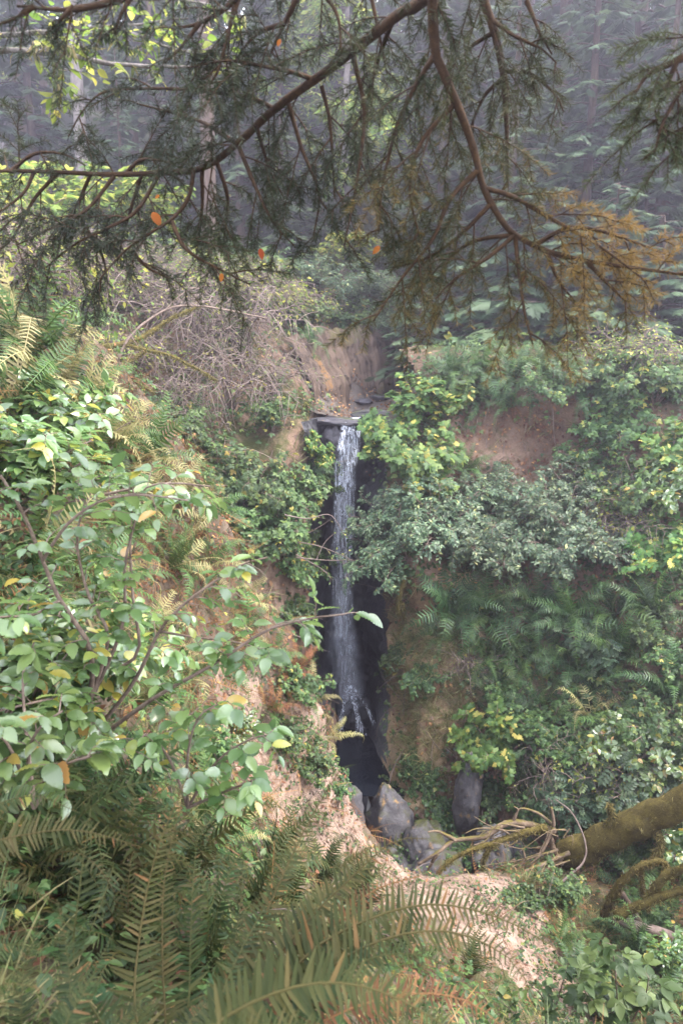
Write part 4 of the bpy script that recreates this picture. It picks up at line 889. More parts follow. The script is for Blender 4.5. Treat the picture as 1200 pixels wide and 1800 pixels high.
# ---------------------------------------------------------------- shrubs and ferns on the banks
def put_shrub(px, py, key, size, label, lean=.5, mat=None, only=None, **kw):
    p, n = hit(px, py, only)
    if p is None: print('MISS', px, py, label); return
    return shrub(key, p, n, size, label, lean, mat, **kw)
SH = [
 # the maple curtain beside the fall and the light maple lower down
 (735, 850, 'maple', 1.15, 'dense maple shrub with yellow-green leaves overhanging the waterfall, lowest clump', .5), (690, 790, 'maple', .95, 'maple shrub right beside the lip of the fall, leaves touching the water', .45),
 (740, 745, 'maple', 1.05, 'maple shrub with the yellowest leaves above the low overhanging clump', .4), (790, 730, 'maple', .8, 'darker maple shrub between the yellow maple and the fern shelf', .4),
 (875, 1330, 'maple', .95, 'bright light green maple shrub alone above the tall grey slab', .55), (1160, 1000, 'maple', .9, 'maple shrub with orange-tinged leaves low on the far end of the bluff', .5), (1180, 830, 'maple', .9, 'maple shrub with scattered yellow leaves beside the soil scar', .5),
 (1090, 780, 'berry', 1.1, 'bramble mass trailing down beside the bare soil scar', .5), (1150, 720, 'berry', 1.2, 'tall bramble on the bluff edge above the trailing mass', .4), (1130, 900, 'berry', 1.0, 'bramble with autumn flecks under the trailing mass', .5), (1190, 900, 'leafy', 1.0, 'leafy shrub at the frame edge under the yellow-flecked maple', .5),
 (1060, 700, 'berry', .9, 'dark bramble hanging over the top of the soil scar', .5), (970, 700, 'berry', .8, 'dark bramble at the edge of the fern shelf', .5), (1100, 660, 'thicket', 1.1, 'grey twiggy bush over the bluff edge', .3),
 # the wide grey-green bush
 (715, 985, 'small', 1.15, 'grey-green huckleberry hanging into the gorge in front of the fall', .7), (760, 960, 'small', 1.3, 'tall huckleberry clump next to the one hanging into the gorge', .6), (830, 985, 'small', 1.35, 'broad huckleberry clump in the middle of the bluff', .6), (900, 965, 'small', 1.4, 'broad huckleberry with bluish leaves below the soil scar', .6),
 (970, 985, 'small', 1.35, 'huckleberry clump over the dark ferns with a bare stick through it', .6), (1040, 985, 'small', 1.2, 'huckleberry clump at the end of the wide grey-green bush', .6), (690, 930, 'small', .85, 'slender huckleberry spray reaching across the falling water', .7),
 (1000, 900, 'small', 1.0, 'upright huckleberry just under the bare soil', .5), (850, 890, 'small', .9, 'sparse huckleberry in front of the lower fern on the scar', .5), (1090, 960, 'bare', 1.0, 'leafless brush between the huckleberry and the orange-tinged maple', .5),
 # left of the fall
 (500, 900, 'berry', 1.0, 'mid green bramble on the slope nearest the dark gorge', .5), (440, 880, 'berry', 1.05, 'bramble in the middle of the green slope under the thicket', .5), (380, 860, 'berry', 1.0, 'bramble just past the sunlit fern crest', .5), (480, 980, 'berry', 1.1, 'bramble low on the green slope over the brown ferns', .5),
 (505, 1015, 'berry', .7, 'low bramble on the bare earth rim of the dark gorge', .6), (420, 960, 'berry', 1.0, 'dark green bramble behind the pale glossy branch', .5), (540, 810, 'maple', .6, 'small yellow-green maple sprig on the bramble side of the falling water', .6), (560, 850, 'berry', .6, 'light bramble spray hanging over the black rock', .7), (330, 790, 'berry', .95, 'dark bramble under the bare twigs', .5), (260, 760, 'berry', .9, 'bramble peeping over the sunlit fern crest', .5),
 (480, 760, 'berry', .8, 'bramble below the tilted slab edge', .5), (520, 1080, 'ivy', .9, 'creeper clump low beside the dark gorge', .6), (540, 960, 'ivy', .8, 'creeper clump on the gorge rim', .6),
 # the twiggy thicket
 (90, 560, 'thicket', 1.5, 'twiggy thicket with lime leaves at the upper edge of the slope', .3), (180, 580, 'thicket', 1.6, 'twiggy thicket behind the arching mossy limb', .3), (270, 600, 'bare', 1.6, 'pinkish bare brush in the middle of the slope', .4), (350, 610, 'bare', 1.7, 'bare brush with long arching canes over the slope', .4), (430, 640, 'bare', 1.7, 'grey bare brush drooping toward the slab', .4), (400, 720, 'bare', 1.5, 'drooping bare brush hanging over the brambles', .6),
 (480, 700, 'bare', 1.2, 'bare brush beside the rusty slab', .5), (320, 690, 'bare', 1.4, 'dense bare brush beneath the mossy limbs', .5), (220, 680, 'thicket', 1.2, 'twiggy thicket with sparse leaves beneath the mossy limbs', .4), (120, 640, 'thicket', 1.2, 'twiggy thicket near the big shaded fern', .4), (430, 560, 'thicket', 1.5, 'thicket with pale pinnate-looking leaves near the slab top', .3), (500, 560, 'thicket', 1.2, 'loose thicket with bright leaf tips over the slab', .3),
 (30, 500, 'thicket', 1.6, 'reddish twiggy thicket under the bough at the frame edge', .3), (360, 540, 'thicket', 1.4, 'thicket under the dark bough tips', .3), (250, 520, 'bare', 1.5, 'bare brush just under the bough needles', .3), (60, 520, 'bare', 1.6, 'bare brush reaching to the frame edge above the crest fern', .3), (140, 520, 'bare', 1.6, 'tall bare canes between frame edge brush and mossy limb', .3), (200, 540, 'bare', 1.5, 'bare arching canes over the lower mossy limb', .3), (300, 740, 'bare', 1.1, 'low bare brush over the dark brambles', .5),
 # bright shrubs behind the bough, on the forest floor
 (40, 440, 'sunny', 1.9, 'bright leafy shrub under the bough at the frame edge', .2), (150, 430, 'sunny', 1.9, 'bright leafy shrub under the dangling twigs', .2), (250, 440, 'sunny', 1.9, 'sunlit leafy shrub below the orange dead leaf', .2), (340, 430, 'leafy', 1.8, 'white-sheened shrub beneath the thick dark trunk', .2), (420, 430, 'sunny', 1.8, 'lit shrub past the white-sheened one', .2), (500, 450, 'leafy', 1.7, 'hazy leafy shrub above the slab', .2),
 (570, 540, 'small', 1.5, 'pale grey shrub behind the slab top', .2), (640, 560, 'small', 1.5, 'grey-green shrub over the top of the slab', .2), (720, 570, 'small', 1.5, 'grey-green shrub beyond the bend of the stream', .2), (530, 590, 'berry', 1.0, 'bramble on the brow above the slab beside the brush', .3), (610, 585, 'berry', 1.0, 'dark bramble over the middle of the slab top', .3), (665, 592, 'small', .9, 'shrub hanging over the slab top toward the bend', .3), (690, 610, 'small', .9, 'low shrub overhanging the slab end', .3), (780, 560, 'small', 1.4, 'leafy shrub behind the fern shelf', .2), (860, 540, 'sunny', 1.4, 'yellowish shrub deep behind the fern shelf', .2),
 (1000, 540, 'small', 1.5, 'hazy shrub behind the drooping young conifer', .2), (960, 500, 'sunny', 1.5, 'yellow-green shrub in the dark gap under the bough tips', .2), (600, 500, 'sunny', 1.6, 'hazy bright shrub upstream under the bough', .2), (700, 500, 'small', 1.6, 'misty shrub upstream beneath the hanging twigs', .2), (20, 360, 'sunny', 2.0, 'tall lit shrub at the frame edge behind the bough', .2), (110, 340, 'sunny', 1.5, 'lit shrub among the dim trunks', .2),
 # lower bluff
 (700, 1150, 'ivy', .7, 'lime creeper clump on the bluff corner', .7), (745, 1190, 'ivy', .8, 'yellow-green creeper patch on the grassy bluff face', .7), (700, 1440, 'ivy', .5, 'creeper tuft on the rocks just past the grey angular boulder', .5), (760, 1470, 'ivy', .6, 'creeper draped over the low rocks behind the dirt spur crest', .5), (810, 1500, 'ivy', .6, 'creeper under the long pale mossy root', .5), (720, 1500, 'ivy', .5, 'creeper tuft between the spur crest and the water gap', .5), (880, 1480, 'ivy', .6, 'creeper behind the head of the root tangle', .5), (700, 1390, 'ivy', .75, 'light green creeper spilling over the grey boulder', .7), (750, 1370, 'ivy', .9, 'dark creeper patch between boulder and tall slab', .7), (780, 1430, 'ivy', .8, 'creeper hanging above the mossy low rock', .7),
 (720, 1340, 'ivy', .6, 'small creeper under the clay lump', .7), (880, 1400, 'ivy', .95, 'deep green creeper beside the tall slab', .7), (930, 1380, 'ivy', 1.0, 'deep green creeper mass above the root tangle', .7), (960, 1310, 'berry', .9, 'bramble between the light maple and yellow fern', .6), (1010, 1330, 'berry', .95, 'bramble with light leaves under the yellow fern', .6),
 (900, 1250, 'berry', .8, 'dark bramble behind the light maple', .6), (1080, 1330, 'leafy', .8, 'glossy shrub above the mossy log', .6), (1150, 1300, 'berry', 1.0, 'bramble at the frame edge above the log', .6), (1060, 1440, 'pinnate', 1.0, 'elder with pale feather leaves over the mossy log', .5), (1130, 1420, 'pinnate', 1.1, 'second elder with whitish leaflets behind the mossy log', .5), (985, 1420, 'pinnate', .8, 'elder sprig with drooping leaflets over the antler root', .5),
 (820, 1180, 'bare', .6, 'small dead twiggy bush on the grassy bluff face', .6), (1040, 1150, 'pinnate', .8, 'elder sprig growing between the dark hanging ferns', .6), (980, 1380, 'bare', .9, 'leafless twigs in front of the deep green creeper', .6), (1100, 1380, 'thicket', .9, 'twiggy bush rising before the elder leaves', .5), (1060, 920, 'thicket', .9, 'thin sticks poking out of the wide grey-green bush', .5),
 (1180, 1180, 'berry', .9, 'bramble among the dark hanging ferns at the frame edge', .6), (1090, 1240, 'ivy', 1.0, 'creeper mat between hanging ferns and bramble', .7), (1000, 1250, 'ivy', .9, 'creeper mat under the big dark fern', .7), (1180, 1380, 'leafy', .9, 'glossy shrub over the upper end of the log', .5), (860, 1190, 'ivy', .8, 'creeper under the pale fern fan', .7), (1150, 1130, 'berry', .9, 'bramble over the hanging ferns', .6),
 (950, 1440, 'berry', .7, 'bramble right behind the antler root', .5), (1190, 1480, 'leafy', .8, 'leafy shrub in the shade behind the mossy branches', .5), (1110, 1500, 'ivy', .9, 'creeper in the dark hollow under the log', .5), (1040, 850, 'berry', .9, 'bramble under the end of the soil scar', .5),
]
SLOPE = ('cliff', 'bank', 'forest_floor', 'gorge_wall', 'gully_floor')
for px, py, key, sz, lab, ln in SH:
    if py > 1040 and px > 680 and key in ('ivy', 'berry'): sz *= .78
    put_shrub(px, py, key, sz, lab, ln, only=SLOPE)
FE = [
 (800, 665, 1.0, 16, 'fern_dark', 'dark sword fern at the near end of the fern shelf', 0), (850, 660, 1.1, 16, 'fern_dark', 'tall dark sword fern in the middle of the fern shelf', 2), (905, 665, 1.05, 16, 'fern_dark', 'sword fern on the fern shelf with withered skirt', 4), (960, 665, 1.0, 15, 'fern_dark', 'shaded sword fern at the far end of the fern shelf', 2), (830, 700, .8, 13, 'fern_dark', 'sword fern hanging over the brown root fringe', 5),
 (900, 715, .7, 10, 'fern_dark', 'small fern over the bare scar with rusty dead fronds', 8), (815, 830, .75, 13, 'fern', 'lone green fern growing on the bare scar', 2), (640, 590, .8, 12, 'fern_dark', 'fern on the brow of the slab toward the stream bend', 1), (540, 605, .8, 12, 'fern_dark', 'fern at the upper corner of the slab by the brush', 2), (590, 600, .8, 12, 'fern_dark', 'fern drooping over the top of the slab', 1), (1020, 690, .8, 12, 'fern_dark', 'fern under the drooping young conifer', 3),
 (790, 1075, 1.2, 18, 'fern_dark', 'large dark fern under the huckleberry at the bluff corner', 2), (860, 1085, 1.15, 17, 'fern_dark', 'large dark fern next to the bluff corner one', 1), (940, 1075, 1.1, 16, 'fern_dark', 'dark fern below the bluish huckleberry', 2), (1010, 1090, 1.1, 16, 'fern_dark', 'arching dark fern below the end of the wide bush', 2), (1080, 1080, 1.1, 16, 'fern_dark', 'hanging fern with lit frond tips', 4), (1150, 1090, 1.1, 16, 'fern_dark', 'hanging fern at the frame edge with brown skirt', 5),
 (860, 1160, .95, 14, 'fern', 'pale green fern fan spread flat on the bluff', 1), (930, 1160, .9, 14, 'fern', 'mid green fern next to the pale fan', 1), (1000, 1165, 1.0, 15, 'fern_dark', 'fern with long drooping fronds in the middle of the bluff', 3), (1090, 1160, 1.05, 15, 'fern', 'lit fern among the hanging dark ones', 3), (880, 1230, .8, 13, 'fern', 'soft green fern just over the light maple', 0), (1170, 1230, 1.0, 15, 'fern_dark', 'large fern low at the frame edge', 3), (1040, 1270, .85, 13, 'fern_yellow', 'yellowing fern with straw-coloured fronds on the lower bluff', 2),
 (960, 1250, .85, 13, 'fern_dark', 'dark fern behind the yellowing fern', 1), (1080, 1300, .8, 12, 'fern', 'fern above the elder leaves', 1), (1140, 1340, .85, 13, 'fern_dark', 'shaded fern between bramble and log', 2), (930, 1320, .8, 12, 'fern_dark', 'fern past the light maple in deep shade', 1), (740, 880, .8, 13, 'fern', 'fern hidden under the maple curtain', 0), (700, 1000, .6, 10, 'fern_dark', 'fern tucked under the huckleberry at the gorge rim', 0), (1050, 1210, .8, 12, 'fern_dark', 'fern in the creeper mat', 1),
 (770, 1120, .6, 10, 'fern', 'small fern on the grassy bluff face', 0), (540, 830, .7, 11, 'fern_dark', 'dark fern behind the yellow sprig at the fall', 0), (545, 990, .6, 10, 'fern_dark', 'fern hanging on the black gorge rim', 2), (330, 760, .9, 13, 'fern_dark', 'dark fern under the thicket', 1), (150, 720, .9, 13, 'fern_dark', 'fern in the shade past the sunlit crest', 1), (1190, 1560, .8, 12, 'fern', 'fern in the hollow under the mossy branches', 0), (1120, 1570, .8, 12, 'fern_dark', 'dark fern under the elbow branch', 0),
]
for px, py, sz, n, mt, lab, dead in FE:
    p, nn = hit(px, py, SLOPE)
    if p is None: print('MISS fern', px, py); continue
    fern(p, nn, sz * 1.18, lab, n, mt, 'fern', dead, .62)
NF = [
 (40, 640, 1.25, 16, 'fern', 'big shaded sword fern on the crest at the frame edge', 10), (20, 720, 1.1, 14, 'fern', 'sword fern with rusty skirt under the crest fern', 14), (120, 745, .95, 14, 'fern_yellow', 'bleached sunlit fern on the crest of the slope', 4), (185, 790, .85, 13, 'fern_yellow', 'straw-yellow fern fan next to the bleached one', 2), (245, 815, .9, 14, 'fern_yellow', 'pale arching fern leaning over the green slope', 1),
 (300, 880, .7, 10, 'fern', 'fern with hanging dry fronds behind the glossy leaves', 10), (345, 930, .75, 6, 'fern', 'withered red-brown fern draped on the slope shoulder', 16), (360, 1000, .7, 7, 'fern', 'rusty fern on the slope under the glossy branch', 12), (425, 1120, .8, 6, 'fern', 'dead brown fern curtain in the middle of the slope', 18), (480, 1160, .7, 6, 'fern', 'dead fern with long rusty fronds near the gorge', 16),
 (540, 1240, .7, 5, 'fern_yellow', 'orange dead fern at the slope edge against the pool', 14), (575, 1300, .6, 5, 'fern_yellow', 'fern with one yellow frond poking over the dark pool', 8), (300, 1000, .7, 12, 'fern', 'green fern under the glossy shrub stems', 2), (150, 1050, .8, 12, 'fern', 'fern in the middle of the glossy shrub', 3), (60, 1000, .8, 12, 'fern', 'fern near the frame edge under glossy leaves', 3), (250, 1130, .7, 11, 'fern_yellow', 'yellowish fern beside the shrub trunk', 5),
 (60, 1180, .7, 11, 'fern', 'fern low under glossy leaves at the frame edge', 2), (330, 1200, .65, 9, 'fern_yellow', 'thin yellow fern above the pale dirt', 5), (200, 1420, .6, 12, 'fern_dark', 'bluish fern beneath the shrub base', 0), (100, 1400, .65, 12, 'fern_dark', 'dark bluish fern next to the brown foreground frond', 0), (400, 1480, .55, 12, 'fern', 'green fern at the foot of the pale dirt', 0), (460, 1540, .6, 12, 'fern', 'lit fern below the pale dirt slope', 0), (340, 1450, .55, 12, 'fern', 'fern just above the upright olive fronds', 0), (560, 1560, .6, 12, 'fern', 'fern on the saddle leading to the dirt spur', 0),
 (1120, 1690, .6, 12, 'fern_dark', 'fern beneath the moss-draped branches', 1), (1010, 1720, .5, 10, 'fern_dark', 'dark fern on the flank of the dirt spur', 1), (1160, 1780, .6, 12, 'fern_dark', 'dark fern low in the corner', 1), (980, 1660, .45, 10, 'fern', 'small fern under the root tangle', 1), (40, 1560, .6, 13, 'fern_dark', 'dark fern below the brown frond at the frame edge', 1), (150, 1600, .55, 13, 'fern', 'green fern between the upright fronds and the dark corner clump', 1), (230, 1690, .5, 12, 'fern_dark', 'shaded fern behind the tall upright fronds', 1), (90, 1500, .55, 12, 'fern', 'fern above the dark corner clump', 2), (420, 1620, .5, 12, 'fern_dark', 'shaded fern among the slanting fronds', 1),
 (560, 1700, .45, 12, 'fern', 'fern under the broad arching frond', 1), (700, 1680, .45, 12, 'fern_dark', 'fern beneath the withered drooping frond', 2), (820, 1720, .45, 11, 'fern', 'fern at the end of the broad arching frond', 1), (360, 1720, .45, 12, 'fern_dark', 'dark fern at the middle of the bottom edge', 1), (640, 1570, .5, 12, 'fern', 'fern at the brow over the dirt spur', 1), (250, 1250, .6, 11, 'fern', 'fern in the gap under the glossy branch', 3), (400, 1170, .6, 9, 'fern_brown', 'half dead fern just below the bare forked stems', 8), (470, 1250, .6, 8, 'fern_brown', 'rusty fern on the bare shoulder over the pale dirt', 9),
 (200, 950, .7, 12, 'fern', 'fern between glossy leaves and the rusty shoulder', 6), (260, 900, .75, 9, 'fern_yellow', 'dry straw fern on the crest by the glossy leaves', 8), (150, 830, .8, 12, 'fern_yellow', 'bleached fern low on the crest above glossy leaves', 5), (100, 700, 1.0, 13, 'fern', 'green fern on the crest overlapping the bleached one', 6), (420, 1060, .65, 8, 'fern_yellow', 'pale dry fern on the skyline of the slope', 9), (510, 1190, .6, 8, 'fern_brown', 'russet fern on the skyline right above the pool', 8),
 (620, 1620, .55, 11, 'fern', 'fern in the sunny dip behind the olive fronds', 0), (300, 1560, .55, 12, 'fern', 'fern in the sunny hollow behind the upright fronds', 0), (500, 1640, .5, 11, 'fern', 'bright fern deep between the olive fronds', 0),
]
for px, py, sz, n, mt, lab, dead in NF:
    p, nn = hit(px, py, ('ground',))
    if p is None: print('MISS near fern', px, py); continue
    if py > 1480:
        sz *= 1.3; n += 2
        if px < 900: mt = 'fern_shade'  # foreground ferns take the shade-darkened frond colour
    fern(p, nn, sz, lab, n, mt, 'fern_yellow' if mt == 'fern' else ('fern_olive' if mt == 'fern_shade' else 'fern'), dead, .6)
NSH = [(80, 830, 'leafy', .8, 'glossy shrub clump on the crest below the sunlit ferns', .4), (30, 900, 'leafy', .8, 'glossy leafy clump at the frame edge', .4), (520, 1220, 'berry', .45, 'small bramble at the slope edge', .5), (550, 1360, 'berry', .4, 'small green weed on the dirt edge above the water gap', .5), (500, 1310, 'berry', .4, 'weed on the dirt face under dead ferns', .5), (420, 1300, 'leafy', .4, 'small leafy weed on the pale dirt', .4),
       (130, 1250, 'leafy', .7, 'leafy clump around the base of the glossy shrub', .4), (40, 1300, 'leafy', .7, 'leafy clump low at the frame edge', .4), (60, 540, 'thicket', 1.0, 'twiggy bush with green tips above the crest fern', .3), (985, 1590, 'berry', .5, 'weed under the root tangle on the dirt spur', .4), (920, 1580, 'ivy', .5, 'low green weed on the crest of the dirt spur', .5), (1060, 1650, 'ivy', .6, 'creeper under the bleached log end', .5),
       (1060, 1790, 'berry', .6, 'bramble low on the spur flank', .4), (1180, 1720, 'leafy', .6, 'leafy shrub by the frame edge under mossy branches', .4), (960, 1790, 'ivy', .5, 'creeper with round leaves at the foot of the spur', .5), (1000, 1520, 'grass', 0, '', 0), (590, 1380, 'ivy', .4, 'creeper hanging at the rim of the water gap', .6), (360, 1360, 'berry', .4, 'leafy weed at the foot of the glossy shrub', .4), (1130, 1640, 'berry', .6, 'bramble in the hollow behind the bleached log', .4)]
for px, py, key, sz, lab, ln in NSH:
    if key == 'grass': continue
    put_shrub(px, py, key, sz, lab, ln, only=('ground',))

# ---------------------------------------------------------------- cover nobody could count
def sample(name, n, test=None, seed=0):
    V, Q = GRIDS[name]; rng = np.random.default_rng(seed)
    a, b, c, d = (V[Q[:, k]] for k in range(4)); cr_ = np.cross(c - a, d - b); area = np.linalg.norm(cr_, axis=1) / 2
    cen = (a + b + c + d) / 4
    vis = (np.abs(cen[:, 0]) < .62 * cen[:, 1] + 1.5) & (cen[:, 1] > .4) & (cen[:, 1] < 45)
    face = np.clip(-(nrm(cr_) * nrm(cen)).sum(1), -1, 1); face = np.abs(face) if name != 'ground' else np.clip(face * np.sign((nrm(cr_)[:, 2]).mean()), 0, 1)
    pxx, pyy = px_of(cen); vis = vis & (pxx > -320) & (pxx < 1560) & (pyy > -100) & (pyy < 1950)
    w_ = area * vis * (.15 + face) / np.maximum(1, cen[:, 1] / 16) ** 1.2
    if name == 'cliff': w_ = w_ * ((cen[:, 0] > .97) | (cen[:, 2] > -1.1))
    if name == 'bank': w_ = w_ * ((cen[:, 0] < -.62) | (cen[:, 2] > -.9))
    if test is not None: w_ = w_ * test(cen)
    k = rng.choice(len(Q), n, p=w_ / w_.sum()); u, v = rng.random((2, n, 1))
    p = (a[k] * (1 - u) + b[k] * u) * (1 - v) + (d[k] * (1 - u) + c[k] * u) * v
    nn = nrm(cr_[k]); nn = np.where((nn * p).sum(1, keepdims=True) > 0, -nn, nn)
    return p, nn
def near_pts(pts_px, r, only=None):
    c = np.array([hit(x, y, only)[0] for x, y in pts_px if hit(x, y, only)[0] is not None])
    return lambda p: np.min(np.linalg.norm(p[:, None] - c[None], axis=2) / r, axis=1)
def cover(name, sheet, n, leaf, ls, mat, label, cat, test=None, lift=(.0, .2), seed=0, hang=.4, aged=.06, tint=(.05, .8), clump=6, rad=.13):
    rng = np.random.default_rng(seed); k = n // clump
    p, nn = sample(sheet, k, test, seed)
    p = np.repeat(p, clump, 0); nn = np.repeat(nn, clump, 0); m = len(p)
    off = rng.normal(0, rad, (m, 3)); off -= nn * (off * nn).sum(1, keepdims=True)
    p = p + off + nn * rng.uniform(*lift, (m, 1)) ** 1.0
    d = nrm(off + rng.normal(0, .05, (m, 3))) * .7 + nn * .35 + np.array([0, 0, -hang]); nr = nn * .8 + np.array([0, 0, .8]) + rng.normal(0, .35, (m, 3))
    t = np.where(rng.random(m) < aged, rng.uniform(.88, 1, m), rng.uniform(*tint, m))
    mb = MB(); scatter(mb, leaf, p, d, nr, ls * rng.uniform(.6, 1.25, m), t)
    return tagged(mb, name, M[mat], label, cat, kind='stuff', smooth=False)
ns = lambda sc, seed, lo=0.0: (lambda p: np.clip((fbm(p, sc, 3, seed) - lo) * 4 + .5, .02, 1))
scar = near_pts([(880, 800), (940, 790), (1000, 790), (850, 850), (1040, 800)], 1.0, ('cliff',))
butt = near_pts([(760, 1150), (780, 1220), (740, 1280), (700, 1180), (690, 1080)], .75, ('cliff',))
cov = ns(.9, 3, -.25)
free = lambda p: np.clip(scar(p) - .7, .02, 1) * np.clip(butt(p) - .55, .05, 1) * cov(p)
cover('creeper_cover', 'cliff', 15000, LEAF_IVY, .085, 'ivy', 'small-leaved green creeper and weeds carpeting the bluff', 'ground cover', free, (.0, .16), 301)
cover('bramble_cover', 'cliff', 5000, LEAF_3, .13, 'berry', 'bramble leaves tangled over the bluff', 'ground cover', lambda p: free(p) * ns(.7, 9)(p), (.03, .28), 302)
cover('creeper_cover', 'gully_floor', 2600, LEAF_IVY, .07, 'ivy', 'creeper leaves scattered among the rocks of the gully floor', 'ground cover', lambda p: (p[:, 0] > .7) * ns(1.2, 71, -.05)(p), (.0, .12), 312)
cover('bramble_cover', 'bank', 9000, LEAF_3, .13, 'berry', 'bramble leaves carpeting the slope beyond the sunlit ferns', 'ground cover', ns(.8, 5, -.2), (.0, .25), 303)
cover('leaf_litter', 'bank', 4000, LEAF_M, .10, 'litter', 'brown fallen leaves caught on the far slope', 'leaf litter', None, (.0, .04), 304, .1)
cover('leaf_litter', 'cliff', 6000, LEAF_M, .07, 'litter', 'brown fallen leaves and twigs lying on the bluff', 'leaf litter', lambda p: np.clip(1.6 - scar(p), .25, 1), (.0, .03), 305, .1)
cover('undergrowth', 'forest_floor', 16000, LEAF_3, .24, 'berry', 'hazy low undergrowth covering the forest floor', 'undergrowth', lambda p: ~inslab(p) * ns(.3, 8, -.3)(p), (.0, .45), 306)
cover('leaf_litter', 'forest_floor', 2200, LEAF_M, .07, 'litter', 'tan fallen leaves strewn along the stream bed and slab', 'leaf litter', lambda p: inslab(p) * (p[:, 2] < -.1), (.0, .02), 307, .0, clump=3, rad=.2)
dirt = near_pts([(480, 1380), (430, 1250), (560, 1440), (520, 1330), (740, 1560), (850, 1580), (900, 1660), (960, 1720), (800, 1600)], .75, ('ground',))
ngreen = lambda p: (1 - .6 * (p[:, 1] > 5.2)) * np.clip(dirt(p) - .9, .01, 1) * ns(1.2, 12, -.1)(p)
cover('leaf_litter', 'ground', 16000, LEAF_M, .05, 'litter', 'brown leaf and frond litter over the near slope', 'leaf litter', lambda p: np.clip(dirt(p) - .5, .12, 1), (.0, .03), 308, .1)
cover('weed_cover', 'ground', 9000, LEAF_3, .07, 'berry', 'small green weeds covering the near slope', 'ground cover', ngreen, (.0, .14), 309)
cover('weed_cover', 'ground', 9000, LEAF_M, .06, 'ivy', 'small-leaved seedlings and sprouts over the near slope', 'ground cover', lambda p: (1 - .6 * (p[:, 1] > 5.2)) * np.clip(dirt(p) - .8, .02, 1) * ns(1.7, 52, -.1)(p), (.0, .16), 311)
cover('weed_cover', 'ground', 2600, LEAF_IVY, .045, 'ivy', 'sparse tiny weeds dotting the crumbled dirt', 'ground cover', lambda p: np.clip(1.6 - dirt(p), 0, 1) * ns(1.6, 33, .1)(p), (.0, .07), 310)
def grass(name, sheet, n, size, label, test, seed):
    rng = np.random.default_rng(seed); k = n // 14; p, nn = sample(sheet, k, test, seed)
    p = np.repeat(p, 14, 0) + rng.normal(0, .03, (k * 14, 3)); nn = np.repeat(nn, 14, 0); m = len(p)
    mb = MB(); d = nn * .6 + np.array([0, 0, .25]) + rng.normal(0, .45, (m, 3)); scatter(mb, BLADE, p, d, nn + rng.normal(0, .5, (m, 3)) + np.array([0, 0, .5]), size * rng.uniform(.5, 1.3, m), rng.random(m), .8)
    tagged(mb, name, M['grass'], label, 'grass', kind='stuff', smooth=False)
grass('grass_tufts', 'cliff', 9000, .22, 'drooping grass tufts on the bluff corner beside the gorge', lambda p: np.clip(1.5 - butt(p), 0, 1) + .03, 321)
grass('grass_tufts', 'ground', 26000, .2, 'dry grass blades on the near slope', lambda p: np.clip(dirt(p) - .4, .1, 1) * ns(1.5, 44, .05)(p), 322)
grass('grass_tufts', 'bank', 6000, .3, 'rusty grass and dead stalks on the far slope', ns(1., 45, .1), 323)
# crumbs and stones on the bare dirt
rng = np.random.default_rng(77); p, nn = sample('ground', 5200, lambda c: np.clip(1.45 - dirt(c), 0, 1), 331)
d8 = nrm(np.array([(x, y, z) for x in (-1, 1) for y in (-1, 1) for z in (-1, 1)], float)); mb = MB()
sz = .005 + .028 * rng.random(len(p)) ** 5
V = p[:, None] + (d8[None] * rng.uniform(.6, 1.2, (len(p), 8, 1))) * sz[:, None, None]
Q8 = np.array([(0, 1, 3, 2), (4, 6, 7, 5), (0, 4, 5, 1), (2, 3, 7, 6), (0, 2, 6, 4), (1, 5, 7, 3)])
mb.add(V.reshape(-1, 3), (Q8[None] + np.arange(len(p))[:, None, None] * 8).reshape(-1, 4)); tagged(mb, 'dirt_crumbs', M['soil_pale'], 'loose pinkish dirt crumbs and pebbles on the crumbled spur', 'dirt', kind='stuff', smooth=False)
# withered fronds matted over the slopes
FR_ = tpl_join([(tpl_strip([0, .5, 1], [.008, .007, .003], 0, .25), Matrix.Identity(4))] + [(tpl_strip([0, .5, 1], [.02, .035, 0], .3, .3), MX(sg * 1.25, .17 * (1.05 - y) + .02, (0, y, -.25 * y * y), -.25)) for y in np.linspace(.12, .95, 13) for sg in (-1, 1)])
for sh_, n_, sz_, sd_, lab_, ts_ in (('ground', 6500, .40, 351, 'matted rusty dead fern fronds over the near slope', lambda p: np.clip(dirt(p) - .45, .2, 1) * (1 + 2.5 * (p[:, 1] > 5))), ('cliff', 900, .5, 352, 'withered fern fronds hanging on the bluff', None), ('bank', 700, .5, 353, 'withered fronds on the far slope', None)):
    p, nn = sample(sh_, n_, ts_, sd_); rng = np.random.default_rng(sd_); mb = MB()
    d = nn * .35 + np.array([0, 0, -.75]) + rng.normal(0, .5, (n_, 3)); scatter(mb, FR_, p + nn * rng.uniform(.0, .10, (n_, 1)), d, nn + rng.normal(0, .4, (n_, 3)), sz_ * rng.uniform(.5, 1.25, n_), rng.random(n_))
    tagged(mb, 'dead_frond_mat', M['fern_brown'], lab_, 'dead fronds', kind='stuff', smooth=False)
p, nn = sample('ground', 2800, lambda p: np.clip(dirt(p) - .8, .02, 1) * ns(1.2, 61, -.1)(p), 354); rng = np.random.default_rng(354); mb = MB()
scatter(mb, FR_, p + nn * .02, nn * .6 + np.array([0, 0, .1]) + rng.normal(0, .55, (2800, 3)), nn + np.array([0, 0, .6]), .34 * rng.uniform(.5, 1.2, 2800), rng.random(2800))
tagged(mb, 'young_fern_cover', M['fern'], 'small green fern sprouts covering the near slope', 'ground cover', kind='stuff', smooth=False)
